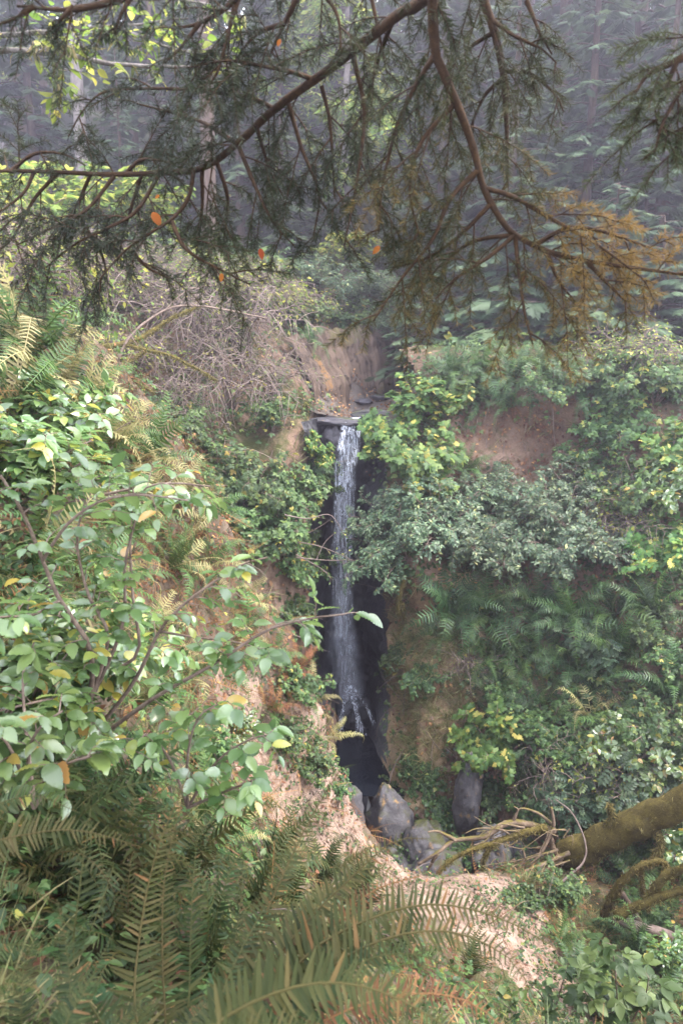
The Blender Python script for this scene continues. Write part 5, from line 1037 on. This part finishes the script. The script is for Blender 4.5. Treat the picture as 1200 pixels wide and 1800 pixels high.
# thin bare sticks lying on the slopes
for nm_, n_, L_, seed_, lab_ in (('ground', 420, .5, 341, 'thin dead stalks and twigs strewn over the near slope'), ('bank', 500, 1.0, 342, 'dead canes tangled over the far slope'), ('cliff', 420, .8, 343, 'dead stalks and root threads hanging on the bluff')):
    p, nn = sample(nm_, n_, ns(1.1, seed_, -.1), seed_); mb = MB(); rng = np.random.default_rng(seed_)
    for q, k in zip(p, nn):
        d = nrm(rng.normal(size=3) + k * .25 + np.array([0, 0, -.3])); l = L_ * rng.uniform(.3, 1.2); t = np.linspace(0, 1, 5)[:, None]
        tube(mb, q + k * .03 + d * l * t + k * .25 * l * t * (1 - t) * 2 + np.array([0, 0, -.2 * l]) * t * t, np.linspace(.006, .002, 5) * (1 if nm_ == 'ground' else 1.6), 3, rng.random())
    tagged(mb, 'dead_stalks', M['twig_grey'], lab_, 'dead stalks', kind='stuff')
# ---------------------------------------------------------------- the glossy-leaved shrub beside the viewer
def guided(name, cat, label, lines, leaf, ls, ntw, tl, per, lmat, smat, r0, seed, group=None, **kw):
    a, b = MB(), MB(); st = [smooth_path([P(*c) for c in ln], 14) for ln in lines]
    for k, s in enumerate(st): grow([s], leaf, ls, ntw[k] if isinstance(ntw, list) else ntw, tl, per, a, b, r0=r0[k] if isinstance(r0, list) else r0, seed=seed + k, sides=6, **kw)
    base = P(*lines[0][0]); root = empty(name, base, label, cat, group)
    A = a.build('stems', M[smat], None); B = b.build('foliage', M[lmat], None)
    for o in (A, B):
        o.data.transform(Matrix.Translation(-Vector(base))); o.parent = root
    return root
S = [[(150, 1340, 3.25), (160, 1225, 3.2), (162, 1160, 3.1), (150, 1120, 3.05), (105, 1055, 3.0), (75, 985, 2.9), (40, 900, 2.8), (0, 835, 2.7)],
     [(160, 1230, 3.2), (190, 1120, 3.15), (155, 1045, 3.1), (135, 950, 3.05), (150, 880, 3.0)],
     [(165, 1220, 3.25), (215, 1100, 3.2), (220, 990, 3.15), (240, 900, 3.1), (230, 850, 3.05)],
     [(165, 1290, 3.3), (235, 1200, 3.3), (280, 1110, 3.3), (320, 1065, 3.3), (380, 1020, 3.3), (430, 990, 3.3), (470, 980, 3.3)],
     [(170, 1300, 3.2), (270, 1228, 3.1), (380, 1165, 3.0), (465, 1110, 2.95), (540, 1088, 2.9), (605, 1080, 2.85)],
     [(217, 1170, 3.3), (245, 1140, 3.25), (232, 1035, 3.2), (232, 900, 3.15), (270, 850, 3.1), (320, 860, 3.1)],
     [(105, 1055, 3.0), (60, 1080, 2.8), (0, 1085, 2.6), (-60, 1090, 2.5)],
     [(160, 1250, 3.2), (100, 1230, 2.9), (40, 1240, 2.7), (-40, 1260, 2.5)],
     [(75, 985, 2.9), (120, 920, 2.8), (180, 880, 2.75), (250, 870, 2.7), (330, 880, 2.7)],
     [(280, 1110, 3.3), (340, 1120, 3.2), (420, 1130, 3.1), (480, 1150, 3.0)]]
guided('glossy_shrub', 'shrub', 'large glossy-leaved shrub with bare forking stems, its branch tip crossing the waterfall', S, LEAF_L, .095, [13, 10, 10, 10, 10, 10, 9, 10, 10, 9], .22, 5, 'alder', 'twig', [.016, .011, .011, .012, .012, .009, .008, .009, .008, .007], 500, 'glossy shrubs by the viewer', t0=.28, droop=.3, up=.25, flat=.45, aged=.09, twig_r=.32)
S2 = [[(330, 1420, 2.9), (300, 1340, 2.9), (260, 1290, 2.85), (230, 1330, 2.7)], [(330, 1420, 2.9), (380, 1340, 2.9), (440, 1300, 2.9), (490, 1290, 2.9)], [(330, 1420, 2.9), (330, 1330, 2.8), (350, 1260, 2.7), (400, 1230, 2.7)], [(330, 1420, 2.9), (400, 1390, 2.8), (450, 1370, 2.7)]]
guided('glossy_shrub', 'shrub', 'lower glossy shrub with yellow-blotched leaves in front of the pale dirt', S2, LEAF_L, .095, 7, .2, 5, 'alder', 'twig', .008, 530, 'glossy shrubs by the viewer', t0=.3, droop=.35, aged=.15, flat=.45)
S3 = [[(60, 1420, 2.3), (50, 1330, 2.3), (70, 1280, 2.2), (110, 1250, 2.2)], [(60, 1420, 2.3), (20, 1320, 2.2), (-20, 1270, 2.1)], [(60, 1420, 2.3), (110, 1350, 2.2), (160, 1330, 2.1)], [(60, 1420, 2.3), (40, 1200, 2.6), (60, 1130, 2.6)]]
guided('glossy_shrub', 'shrub', 'glossy shrub with one big yellow hanging leaf at the frame edge above the brown frond', S3, LEAF_L, .1, 7, .17, 5, 'alder', 'twig', .009, 540, 'glossy shrubs by the viewer', t0=.3, droop=.4, aged=.14, flat=.45)
S4 = [[(60, 900, 4.3), (40, 820, 4.2), (10, 770, 4.1), (-40, 740, 4.0)], [(60, 900, 4.3), (120, 830, 4.2), (170, 800, 4.1)], [(60, 900, 4.3), (180, 870, 4.1), (290, 850, 4.0), (370, 855, 3.9)], [(60, 900, 4.3), (0, 880, 4.0), (-60, 860, 3.8)]]
guided('glossy_shrub', 'shrub', 'white-sheened glossy shrub on the crest just below the sunlit ferns', S4, LEAF_L, .12, 9, .26, 6, 'alder', 'twig', .012, 550, 'glossy shrubs by the viewer', t0=.2, droop=.3, aged=.06, flat=.4)
S5 = [[(1090, 1830, 4.4), (1085, 1760, 4.4), (1080, 1700, 4.35), (1075, 1660, 4.3)], [(1090, 1830, 4.4), (1130, 1760, 4.4), (1140, 1720, 4.3)], [(1090, 1830, 4.4), (1040, 1760, 4.3), (1010, 1720, 4.3)]]
guided('elder_shrub', 'shrub', 'pale elder sprig with broad leaflets standing alone in the bottom corner', S5, LEAF_3, .2, 6, .16, 4, 'berry', 'twig', .008, 560, None, t0=.35, droop=.3, aged=.0, flat=.5)
S6 = [[(960, 1830, 4.6), (955, 1760, 4.6), (930, 1730, 4.5)], [(960, 1830, 4.6), (985, 1740, 4.6), (1000, 1690, 4.5)], [(950, 1840, 4.6), (900, 1780, 4.6), (880, 1760, 4.5)]]
guided('snowberry_shrub', 'shrub', 'low shrub with small round leaves beside the pale elder sprig', S6, LEAF_M, .085, 5, .16, 6, 'berry', 'twig', .007, 570, None, t0=.2, droop=.3, aged=.05)
S7 = [[(500, 905, 12.2), (540, 912, 12.3), (580, 905, 12.3), (605, 940, 12.3)], [(500, 950, 12.2), (560, 960, 12.3), (620, 985, 12.3)], [(520, 975, 12.2), (565, 1000, 12.3), (585, 1020, 12.3)], [(555, 985, 12.3), (570, 955, 12.3), (588, 937, 12.3)], [(520, 980, 12.2), (575, 985, 12.3), (620, 984, 12.3)]]
guided('bare_twig', 'twigs', 'bare pinkish twigs reaching across the dark gorge beside the falling water', S7, LEAF_S, .08, 2, .3, 2, 'bright', 'twig_grey', .013, 575, None, t0=.3, droop=.1, aged=.5)

# ---------------------------------------------------------------- foreground ferns, frond by frond
def near_fern(base, label, fronds, mat='fern_olive', seed=0):
    b = P(*base); root = empty('sword_fern', b, label, 'fern', 'sword ferns close to the viewer')
    for k, f in enumerate(fronds):
        pts, plen, up = f[0], f[1], f[2]; mm = f[3] if len(f) > 3 else mat
        path = smooth_path([b] + [P(*c) for c in pts], 22)
        o = frond(path, int((f[4] if len(f) > 4 else 40) * 1.2), plen * .8, np.array(up, float), .155, 6, .0052, seed=seed + k, gap=.07, base=.2).build('frond', M[mm])
        o.data.transform(Matrix.Translation(-Vector(b))); o.parent = root
    return root
TOW = (0, -.75, .65); UPV = (0, -.35, .9)
near_fern((300, 1980, 1.45), 'big fern with two tall upright olive fronds rising in front of the pale dirt', [
    ([(240, 1790, 1.55), (245, 1650, 1.65), (275, 1500, 1.75), (335, 1350, 1.85)], .11, (.3, -.9, .3)), ([(290, 1780, 1.6), (285, 1650, 1.7), (290, 1540, 1.8), (315, 1420, 1.9)], .12, (-.1, -.95, .3)),
    ([(330, 1780, 1.6), (335, 1650, 1.75), (340, 1540, 1.9), (350, 1440, 2.0)], .12, (-.3, -.9, .3), 'fern_shade'), ([(180, 1800, 1.4), (130, 1700, 1.45), (140, 1560, 1.5), (160, 1420, 1.6)], .11, (.2, -.9, .3), 'fern_shade'),
    ([(380, 1800, 1.6), (400, 1720, 1.75), (420, 1610, 1.95), (428, 1510, 2.1)], .11, (-.2, -.9, .3), 'fern_shade')], seed=600)
near_fern((350, 1960, 1.5), 'fern with long slanting fronds reaching up toward the water gap', [
    ([(400, 1760, 1.65), (470, 1600, 1.8), (540, 1450, 1.95), (600, 1350, 2.05)], .12, (-.45, -.85, .3)), ([(450, 1740, 1.6), (540, 1620, 1.7), (600, 1560, 1.75), (690, 1480, 1.8), (750, 1475, 1.8)], .13, (-.4, -.8, .5)),
    ([(430, 1780, 1.6), (520, 1640, 1.75), (590, 1560, 1.85), (660, 1525, 1.9), (720, 1560, 1.9)], .13, (-.3, -.8, .6)), ([(420, 1820, 1.5), (480, 1720, 1.6), (560, 1650, 1.65), (640, 1620, 1.7)], .14, (-.2, -.8, .6), 'fern_shade'),
    ([(360, 1840, 1.5), (410, 1700, 1.65), (480, 1570, 1.85), (545, 1480, 2.0)], .11, (-.4, -.9, .3), 'fern_shade')], seed=620)
near_fern((260, 1930, 1.05), 'fern with a broad dry-edged frond arching over the bottom of the view', [
    ([(380, 1800, 1.12), (520, 1735, 1.17), (640, 1735, 1.2), (760, 1790, 1.2), (860, 1880, 1.18)], .13, (0, -.75, .65), 'fern_olive', 46), ([(340, 1860, 1.0), (430, 1815, 1.0), (540, 1810, 1.0), (650, 1860, 1.0)], .14, TOW, 'fern_olive'),
    ([(300, 1880, 1.1), (330, 1800, 1.2), (400, 1740, 1.3), (470, 1720, 1.35)], .13, TOW, 'fern_shade')], seed=640)
near_fern((420, 1900, 1.5), 'fern whose frond droops with a withered tip over the dirt spur', [
    ([(520, 1700, 1.6), (640, 1620, 1.65), (760, 1590, 1.7), (880, 1615, 1.7), (980, 1670, 1.68)], .115, (0, -.7, .7), 'fern_olive', 46), ([(560, 1720, 1.55), (680, 1650, 1.6), (800, 1640, 1.62), (900, 1690, 1.6), (940, 1760, 1.55)], .12, (0, -.7, .7), 'fern_olive', 42),
    ([(520, 1780, 1.5), (640, 1690, 1.55), (740, 1680, 1.55), (820, 1720, 1.5)], .13, (0, -.7, .7), 'fern_shade'), ([(480, 1760, 1.55), (560, 1660, 1.7), (650, 1570, 1.8), (740, 1540, 1.85)], .12, (-.2, -.8, .5), 'fern_brown'),
    ([(560, 1800, 1.5), (700, 1750, 1.5), (820, 1760, 1.5), (910, 1830, 1.45)], .12, (0, -.7, .7), 'fern_brown')], seed=660)
near_fern((-120, 1640, 1.5), 'fern with a flat brownish frond poking in from the frame edge', [
    ([(-40, 1500, 1.5), (60, 1465, 1.52), (150, 1462, 1.55), (250, 1490, 1.56)], .15, (0, -.75, .65), 'fern_olive', 40), ([(-60, 1560, 1.45), (20, 1550, 1.48), (100, 1590, 1.5)], .16, TOW, 'fern_olive'), ([(-60, 1700, 1.3), (20, 1660, 1.35), (100, 1690, 1.35)], .17, TOW, 'fern_shade'),
    ([(-100, 1540, 1.6), (-30, 1430, 1.7), (60, 1400, 1.75), (140, 1430, 1.8)], .15, TOW, 'fern_shade')], seed=680)
near_fern((60, 1950, 1.2), 'dark fern clump in the bottom corner with blurred fronds', [
    ([(40, 1820, 1.2), (40, 1720, 1.25), (70, 1620, 1.3)], .18, (.2, -.9, .4), 'fern_shade'), ([(100, 1830, 1.15), (150, 1740, 1.2), (200, 1640, 1.3)], .17, (0, -.9, .4), 'fern_shade'), ([(-20, 1850, 1.1), (-40, 1780, 1.1), (0, 1730, 1.1), (80, 1740, 1.1)], .2, TOW, 'fern_olive'),
    ([(150, 1860, 1.2), (230, 1780, 1.25), (300, 1760, 1.3)], .17, TOW, 'fern_shade'), ([(90, 1880, 1.2), (120, 1790, 1.25), (120, 1690, 1.35), (100, 1580, 1.45)], .15, (.1, -.9, .4), 'fern_shade')], seed=700)
near_fern((560, 2000, 1.7), 'green fern filling the middle of the bottom edge', [
    ([(520, 1830, 1.9), (500, 1740, 2.0), (480, 1660, 2.1)], .16, (.1, -.9, .4), 'fern_shade'), ([(560, 1820, 1.9), (590, 1740, 2.0), (620, 1670, 2.1)], .16, (0, -.9, .4), 'fern_shade'), ([(620, 1840, 1.8), (700, 1780, 1.85), (780, 1790, 1.85)], .16, TOW, 'fern_shade'),
    ([(450, 1840, 1.9), (420, 1760, 2.0), (370, 1700, 2.1)], .16, (.1, -.9, .4), 'fern_shade'), ([(480, 1850, 1.9), (450, 1720, 2.1), (400, 1620, 2.2)], .15, (.2, -.9, .4), 'fern_shade')], seed=720)

# ---------------------------------------------------------------- conifer boughs hanging in front of the view
def bough(label, mains, subs, seed, needle_mat, r_main, step=.08, blen=.34, dens=1.0, nl=.027, gold=None, hang=.42, mains_bare=.0):
    """limb(s) with branchlets hanging from them; needles along the branchlets"""
    rng = np.random.default_rng(seed); limb, tw, ne = MB(), MB(), MB(); base = P(*mains[0][0])
    axes = []
    for k, ln in enumerate(mains):
        p = smooth_path([P(*c) for c in ln], 90); r = r_main[k] if isinstance(r_main, list) else r_main
        tube(limb, p, np.interp(np.linspace(0, 1, len(p)), [0, .4, 1], [r * 1.5, r * 1.15, r * .3]), 9, .5, lump=.22, seed=seed + k); axes.append((p, r * .5, 1.0))
    for ln in subs:
        p = smooth_path([P(*c) for c in ln], 34); tube(limb, p, np.linspace(.0085, .0025, len(p)), 6, .5, lump=.2, seed=seed + 9); axes.append((p, .004, .8))
    NP, ND, NS, NT = [], [], [], []
    def needles(p, lo, hi, per_m, ln):
        L = np.linalg.norm(np.diff(p, axis=0), axis=1).sum(); m = max(3, int(L * per_m * (hi - lo) * dens)); t = rng.uniform(lo, hi, m) ** .85
        s = np.linspace(0, 1, len(p)); q = np.stack([np.interp(t, s, p[:, i]) for i in range(3)], -1); tg = nrm(np.gradient(p, axis=0)); d = np.stack([np.interp(t, s, tg[:, i]) for i in range(3)], -1)
        o = rng.normal(size=(m, 3)); o -= d * (o * d).sum(1, keepdims=True); o[:, 2] *= .75; NP.append(q); ND.append(d * .6 + nrm(o) * .9 + np.array([0, 0, -.12])); NS.append(ln * rng.uniform(.7, 1.15, m)); NT.append(np.clip(.45 + .55 * fbm(q, 2.2, 2, seed) + rng.normal(0, .16, m) + .15 * t + .3 * np.clip((q[:, 0] - .35) / .6, -1, 1), 0, 1))  # tint rises with x: side sunlight painted into the needle colour
    def twig(q, d, l, lvl):
        t = np.linspace(0, 1, 8)[:, None]; sag = hang * l * rng.uniform(.5, 1.2)
        p = q + d * l * t + np.array([0, 0, -sag]) * t ** 2 + rng.normal(0, .012 * l, (8, 3)) * t
        tube(tw, p, np.linspace(.0030 if lvl == 0 else .0019, .0009, 8), 4, rng.random()); needles(p, .25 if lvl == 0 else .06, 1.0, 560 if lvl == 0 else 720, nl)
        if lvl == 0:
            tg = nrm(np.gradient(p, axis=0)); n = max(3, int(l / .05)); 
            for i in range(n):
                tt = .15 + .8 * i / n; a = p[min(7, int(tt * 7))]; b = tg[min(7, int(tt * 7))]
                sd = nrm(np.cross(b, rng.normal(size=3) * .5 + np.array([.0, -.6, .8]))) * (1 if i % 2 else -1)
                twig(a, nrm(b * .75 + sd * .75 + np.array([0, 0, -.1])), l * .46 * (1.1 - .6 * tt) * rng.uniform(.6, 1.2), 1)
    for p, r, k in axes:
        L = np.linalg.norm(np.diff(p, axis=0), axis=1).sum(); n = int(L / (step * (1 if k == 1 else .85))); s = np.linspace(0, 1, len(p)); tg = nrm(np.gradient(p, axis=0))
        for i in range(n):
            t = (i + rng.random()) / n
            if k == 1 and t < mains_bare: continue
            q = np.array([np.interp(t, s, p[:, j]) for j in range(3)]); d = nrm([np.interp(t, s, tg[:, j]) for j in range(3)])
            sd = nrm(np.cross(d, np.array([0, -1.0, .25]) + rng.normal(0, .45, 3))) * (1 if i % 2 else -1)
            dd = nrm(d * .8 + sd * .8 + rng.normal(0, .18, 3)); l = blen * k * rng.uniform(.45, 1.1) * (1.0 - .5 * t ** 3)
            twig(q, dd, l, 0)
        needles(p, .82 if k == 1 else .35, 1.0, 330, nl)
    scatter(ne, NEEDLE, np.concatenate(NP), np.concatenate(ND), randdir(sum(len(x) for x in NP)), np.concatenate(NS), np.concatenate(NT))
    root = empty('conifer_bough', base, label, 'conifer bough', 'conifer boughs hanging across the view')
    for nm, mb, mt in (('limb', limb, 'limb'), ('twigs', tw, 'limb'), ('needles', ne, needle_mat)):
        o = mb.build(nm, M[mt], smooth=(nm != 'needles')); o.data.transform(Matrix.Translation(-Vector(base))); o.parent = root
    return root
bough('long conifer bough sweeping down and level to the frame edge, crossing the dim forest',
      [[(1700, -900, 1.5), (1100, -380, 2.0), (850, -110, 2.3), (745, 0, 2.4), (700, 25, 2.42), (600, 105, 2.5), (480, 193, 2.6), (425, 245, 2.65), (360, 293, 2.7), (300, 302, 2.75), (200, 306, 2.8), (100, 302, 2.85), (0, 300, 2.9), (-100, 312, 2.95)]],
      [[(480, 190, 2.6), (440, 172, 2.6), (350, 158, 2.6), (260, 155, 2.6), (185, 160, 2.6), (145, 195, 2.6), (120, 240, 2.6)], [(555, 140, 2.55), (510, 125, 2.5), (460, 115, 2.45), (400, 106, 2.4), (330, 118, 2.4)],
       [(410, 248, 2.65), (370, 222, 2.7), (330, 205, 2.75), (235, 180, 2.8)], [(340, 298, 2.7), (332, 345, 2.68), (305, 382, 2.65), (270, 405, 2.6), (220, 440, 2.6), (175, 490, 2.6)],
       [(420, 258, 2.65), (450, 330, 2.6), (480, 390, 2.6), (520, 435, 2.6)], [(565, 150, 2.55), (580, 220, 2.6), (588, 350, 2.65)], [(355, 300, 2.7), (355, 370, 2.75), (345, 450, 2.8)],
       [(280, 305, 2.75), (240, 370, 2.7), (190, 400, 2.7), (130, 430, 2.7), (80, 470, 2.7)], [(200, 310, 2.8), (150, 370, 2.75), (90, 400, 2.75), (30, 430, 2.75)], [(100, 305, 2.85), (60, 350, 2.9), (20, 420, 2.9), (-20, 450, 2.9)], [(620, 95, 2.5), (640, 200, 2.5), (625, 330, 2.5), (605, 430, 2.5)],
       [(300, 385, 2.65), (330, 440, 2.6), (400, 480, 2.6), (440, 500, 2.6)], [(690, 35, 2.45), (660, 120, 2.6), (640, 230, 2.7), (660, 330, 2.75)],
       [(250, 304, 2.78), (235, 350, 2.85), (215, 420, 2.9), (205, 470, 2.9)], [(160, 304, 2.82), (140, 350, 2.9), (110, 410, 2.95), (100, 450, 2.95)], [(60, 302, 2.88), (40, 340, 2.85), (-10, 380, 2.85)], [(380, 280, 2.68), (400, 350, 2.75), (395, 430, 2.8), (420, 490, 2.8)], [(230, 440, 2.6), (260, 470, 2.62), (300, 490, 2.62)], [(150, 400, 2.75), (180, 450, 2.75), (190, 500, 2.75)],
       [(505, 175, 2.58), (530, 260, 2.6), (560, 340, 2.6), (550, 420, 2.6)], [(450, 220, 2.62), (475, 300, 2.7), (500, 350, 2.72)], [(20, 300, 2.9), (60, 270, 2.85), (110, 270, 2.82), (150, 290, 2.8)], [(220, 305, 2.8), (250, 280, 2.75), (300, 285, 2.72)]], 800, 'needle', .0145, .115, .40, 1.15, .028)
bough('reddish conifer limb curving down across the hazy conifers, tipped with needles painted sunlit gold',
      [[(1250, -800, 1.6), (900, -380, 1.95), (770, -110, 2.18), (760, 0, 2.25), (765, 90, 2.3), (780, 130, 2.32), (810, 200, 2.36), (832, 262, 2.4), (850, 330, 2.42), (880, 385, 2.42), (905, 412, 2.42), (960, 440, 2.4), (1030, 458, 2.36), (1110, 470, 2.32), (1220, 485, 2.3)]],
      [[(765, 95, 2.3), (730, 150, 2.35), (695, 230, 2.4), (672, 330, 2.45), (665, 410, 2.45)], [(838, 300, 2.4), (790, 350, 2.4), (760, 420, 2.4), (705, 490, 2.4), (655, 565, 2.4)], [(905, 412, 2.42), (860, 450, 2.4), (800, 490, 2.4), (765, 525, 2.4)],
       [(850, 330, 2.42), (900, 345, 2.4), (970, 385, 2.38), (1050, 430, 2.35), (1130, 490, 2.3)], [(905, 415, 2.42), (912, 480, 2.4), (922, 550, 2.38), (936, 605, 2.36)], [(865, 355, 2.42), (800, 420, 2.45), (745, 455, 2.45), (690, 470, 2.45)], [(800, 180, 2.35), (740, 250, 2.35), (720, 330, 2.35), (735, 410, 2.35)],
       [(905, 412, 2.42), (830, 425, 2.5), (770, 470, 2.55), (730, 520, 2.6)], [(960, 440, 2.4), (980, 490, 2.38), (1010, 530, 2.36)], [(1030, 458, 2.36), (1060, 490, 2.34), (1100, 530, 2.32)], [(940, 430, 2.4), (1000, 400, 2.4), (1070, 410, 2.4), (1180, 450, 2.4)]], 830, 'needle_sunlit', .0135, .105, .38, 1.15, .027)
bough('thin dark conifer limb hanging straight down just past the reddish one', [[(835, -50, 2.6), (850, 0, 2.62), (870, 60, 2.64), (884, 130, 2.66), (890, 220, 2.66), (892, 330, 2.66)]],
      [[(860, 30, 2.63), (900, 60, 2.6), (950, 85, 2.6), (978, 110, 2.6)], [(884, 125, 2.66), (930, 128, 2.64), (975, 165, 2.62), (990, 195, 2.6)], [(868, 55, 2.64), (820, 90, 2.66), (800, 150, 2.7)], [(885, 135, 2.66), (850, 170, 2.68), (820, 240, 2.7)], [(925, 0, 2.6), (950, 60, 2.6), (970, 95, 2.6)]], 850, 'needle', .011, .065, .28, 1.)
bough('dark conifer bough tip drooping in from the frame edge beside the big conifers', [[(1300, 40, 2.0), (1240, 80, 2.0), (1190, 105, 2.0), (1140, 130, 2.0), (1115, 165, 2.0)]],
      [[(1230, 90, 2.0), (1200, 150, 1.98), (1165, 215, 1.97), (1150, 270, 1.96)], [(1260, 110, 2.0), (1220, 190, 1.98), (1190, 250, 1.96), (1180, 285, 1.96)], [(1190, 105, 2.0), (1165, 165, 2.0), (1150, 195, 2.0)]], 870, 'needle', .010, .05, .26, 1.2)
bough('blurred conifer spray dangling over the lichened branches at the top edge', [[(330, -160, 2.0), (300, -60, 2.0), (230, -10, 2.0), (130, 15, 2.0), (30, 10, 2.0)]],
      [[(240, -20, 2.0), (215, 20, 2.0), (200, 60, 2.0)], [(130, 10, 2.0), (110, 30, 2.0), (80, 60, 2.0)], [(60, 10, 2.0), (30, 30, 2.0), (-10, 45, 2.0)]], 880, 'needle', .010, .06, .24, 1.)
bough('conifer twigs hanging from the top edge before the reach of the long bough', [[(480, -120, 2.3), (440, -40, 2.35), (400, 10, 2.4), (350, 40, 2.42), (300, 50, 2.42)], [(560, -90, 2.4), (520, 0, 2.45), (490, 60, 2.5), (470, 110, 2.5)]],
      [[(420, -10, 2.4), (400, 60, 2.4), (380, 130, 2.4), (345, 165, 2.4)], [(350, 40, 2.42), (320, 80, 2.42), (290, 110, 2.42)], [(500, 40, 2.48), (450, 60, 2.46), (410, 110, 2.45)], [(540, -40, 2.4), (590, 20, 2.4), (600, 90, 2.4)], [(640, -60, 2.5), (660, 30, 2.5), (680, 130, 2.5)]], 890, 'needle', [.009, .009], .065, .3, 1.)

# lichen-hung branches with lit leaves
def lichen_branch(label, lines, seed):
    rng = np.random.default_rng(seed); a, b, c = MB(), MB(), MB(); st = [smooth_path([P(*q) for q in ln], 30) for ln in lines]
    for k, s in enumerate(st):
        s += .012 * np.stack([fbm(s, 6, 3, seed + i) for i in range(3)], -1); tube(a, s, np.linspace(.022 if k == 0 else .012, .006, len(s)), 7, .5, lump=.4, seed=seed + k)
        for q in s[::2]:
            for j in range(5):
                d = nrm(rng.normal(size=3) * .4 + np.array([0, 0, -1.0])); l = rng.uniform(.01, .05); scatter(c, BLADE, q[None] + rng.normal(0, .01, (1, 3)), d[None], rng.normal(size=(1, 3)), np.array([l * 2]), rng.random(1), 5.)
    grow(st, LEAF_M, .085, 5, .3, 5, a, b, r0=.008, seed=seed + 3, t0=.15, droop=.2, aged=.1, twig_r=.4)
    base = P(*lines[0][0]); root = empty('lichened_branch', base, label, 'branch', 'lichened branches at the top edge')
    for nm, me_, mt in (('limb', two_mat('limb', a, c), ('bark_pale', 'grass')), ('leaves', b.mesh('leaves'), ('bright',))):
        o = obj(nm, me_, M[mt[0]])
        for q in mt[1:]: me_.materials.append(M[q])
        o.data.transform(Matrix.Translation(-Vector(base))); o.parent = root
lichen_branch('long lichen-crusted bare branch running level across the dim trunks', [[(-80, 80, 5.0), (0, 86, 5.0), (100, 95, 5.0), (185, 108, 5.05), (330, 118, 5.1), (420, 112, 5.2)], [(90, 93, 5.0), (98, 110, 5.0), (103, 140, 5.0), (97, 180, 5.0)], [(50, 88, 5.0), (70, 75, 4.95), (95, 75, 4.95), (130, 85, 4.9)]], 900)
lichen_branch('upper lichened branch with sunlit yellow-green leaves above the long bare one', [[(-80, 62, 5.3), (0, 60, 5.3), (70, 55, 5.3), (140, 52, 5.3), (200, 45, 5.3), (330, 30, 5.3)], [(70, 55, 5.3), (110, 78, 5.3), (160, 82, 5.3)], [(175, 35, 5.3), (200, 70, 5.3), (240, 85, 5.3), (262, 62, 5.3)], [(200, 45, 5.3), (320, 90, 5.3), (420, 95, 5.3)], [(120, 52, 5.3), (200, 5, 5.3), (330, 0, 5.3), (440, 30, 5.3)]], 920)
M['dead_leaf'] = leaf_mat('dead_leaf', [(0, (.2, .05, .012)), (1, (.34, .10, .02))], .7, .4, .2)
# withered leaves caught in the boughs
for k, (px, py, d, s, lab) in enumerate([(268, 372, 2.62, .034, 'large orange dead leaf caught under the bend of the long bough'), (457, 436, 2.58, .024, 'orange dead leaf caught in the hanging twigs below the long bough'), (390, 480, 2.58, .018, 'small reddish dead leaf in the lowest needles of the long bough'),
                          (493, 68, 2.4, .014, 'tiny orange leaf caught near the top edge twigs'), (667, 432, 2.4, .02, 'curled tan leaf caught between the two boughs'), (280, 342, 2.68, .012, 'tiny dead leaf just above the large orange one')]):
    mb = MB(); scatter(mb, LEAF_L, P(px, py, d)[None], nrm(np.array([[.5 - .3 * k, -.2, -.8]])), np.array([[.2, -.9, .3]]), np.array([s * 1.6]), np.array([.62 + .05 * k])); tagged(mb, 'dead_leaf', M['dead_leaf'], lab, 'leaf', 'dead leaves caught in the boughs')
mb = boulder(P(920, 487, 2.4), (.012, .012, .02), 99, 3); tagged(mb, 'pine_cone', M['fern_brown'], 'small brown cone hanging on the tip of the bough painted sunlit gold', 'cone')
EXPO = 1.12
# ---------------------------------------------------------------- air, sun and sky
def haze_box(lo, hi, density):
    mb = MB(); V = [(x, y, z) for x in (lo[0], hi[0]) for y in (lo[1], hi[1]) for z in (lo[2], hi[2])]
    mb.add(V, [(0, 1, 3, 2), (4, 6, 7, 5), (0, 4, 5, 1), (2, 3, 7, 6), (0, 2, 6, 4), (1, 5, 7, 3)])
    m, nt, out = new_mat('haze_air')
    v = N(nt, 'ShaderNodeVolumePrincipled'); v.inputs['Color'].default_value = HAZE_COL + (1,); v.inputs['Density'].default_value = density
    v.inputs['Anisotropy'].default_value = .65
    nt.links.new(v.outputs[0], out.inputs['Volume'])
    o = mb.build('haze', m, smooth=False); o['kind'] = 'stuff'; tag(o, 'thin lavender smoke haze hanging in the forest air', 'haze')
HAZE_COL = (.86, .80, .98)
sun_dir = Vector((.50, -.14, .85)).normalized()
HAZE_D = .0058
if HAZE_D: haze_box((-75, -65, -14), (75, 95, 48), HAZE_D)
L = bpy.data.lights.new('sun', 'SUN'); L.energy = 4.2; L.angle = math.radians(2.0); L.color = (1, .90, .76)
lo = bpy.data.objects.new('sun', L); COL.objects.link(lo); lo.rotation_euler = sun_dir.to_track_quat('Z', 'Y').to_euler(); lo.location = (20, 5, 40)
wd = bpy.data.worlds.new('World'); SC.world = wd; wd.use_nodes = True
nt = wd.node_tree; bg = nt.nodes['Background']
sk = nt.nodes.new('ShaderNodeTexSky'); sk.sky_type = 'NISHITA'; sk.sun_disc = False
sk.sun_elevation = math.asin(sun_dir.z); sk.sun_rotation = math.atan2(sun_dir.x, sun_dir.y)
hs = nt.nodes.new('ShaderNodeHueSaturation'); hs.inputs['Saturation'].default_value = .28; nt.links.new(sk.outputs[0], hs.inputs['Color']); nt.links.new(hs.outputs[0], bg.inputs[0])  # smoke greys the sky; bg.inputs[1].default_value = .085
SC.view_settings.view_transform = 'Standard'; SC.view_settings.look = 'None'; SC.view_settings.gamma = 1; SC.view_settings.exposure = EXPO
SC.cycles.max_bounces = 6; SC.cycles.diffuse_bounces = 3; SC.cycles.transparent_max_bounces = 12; SC.cycles.volume_bounces = 0
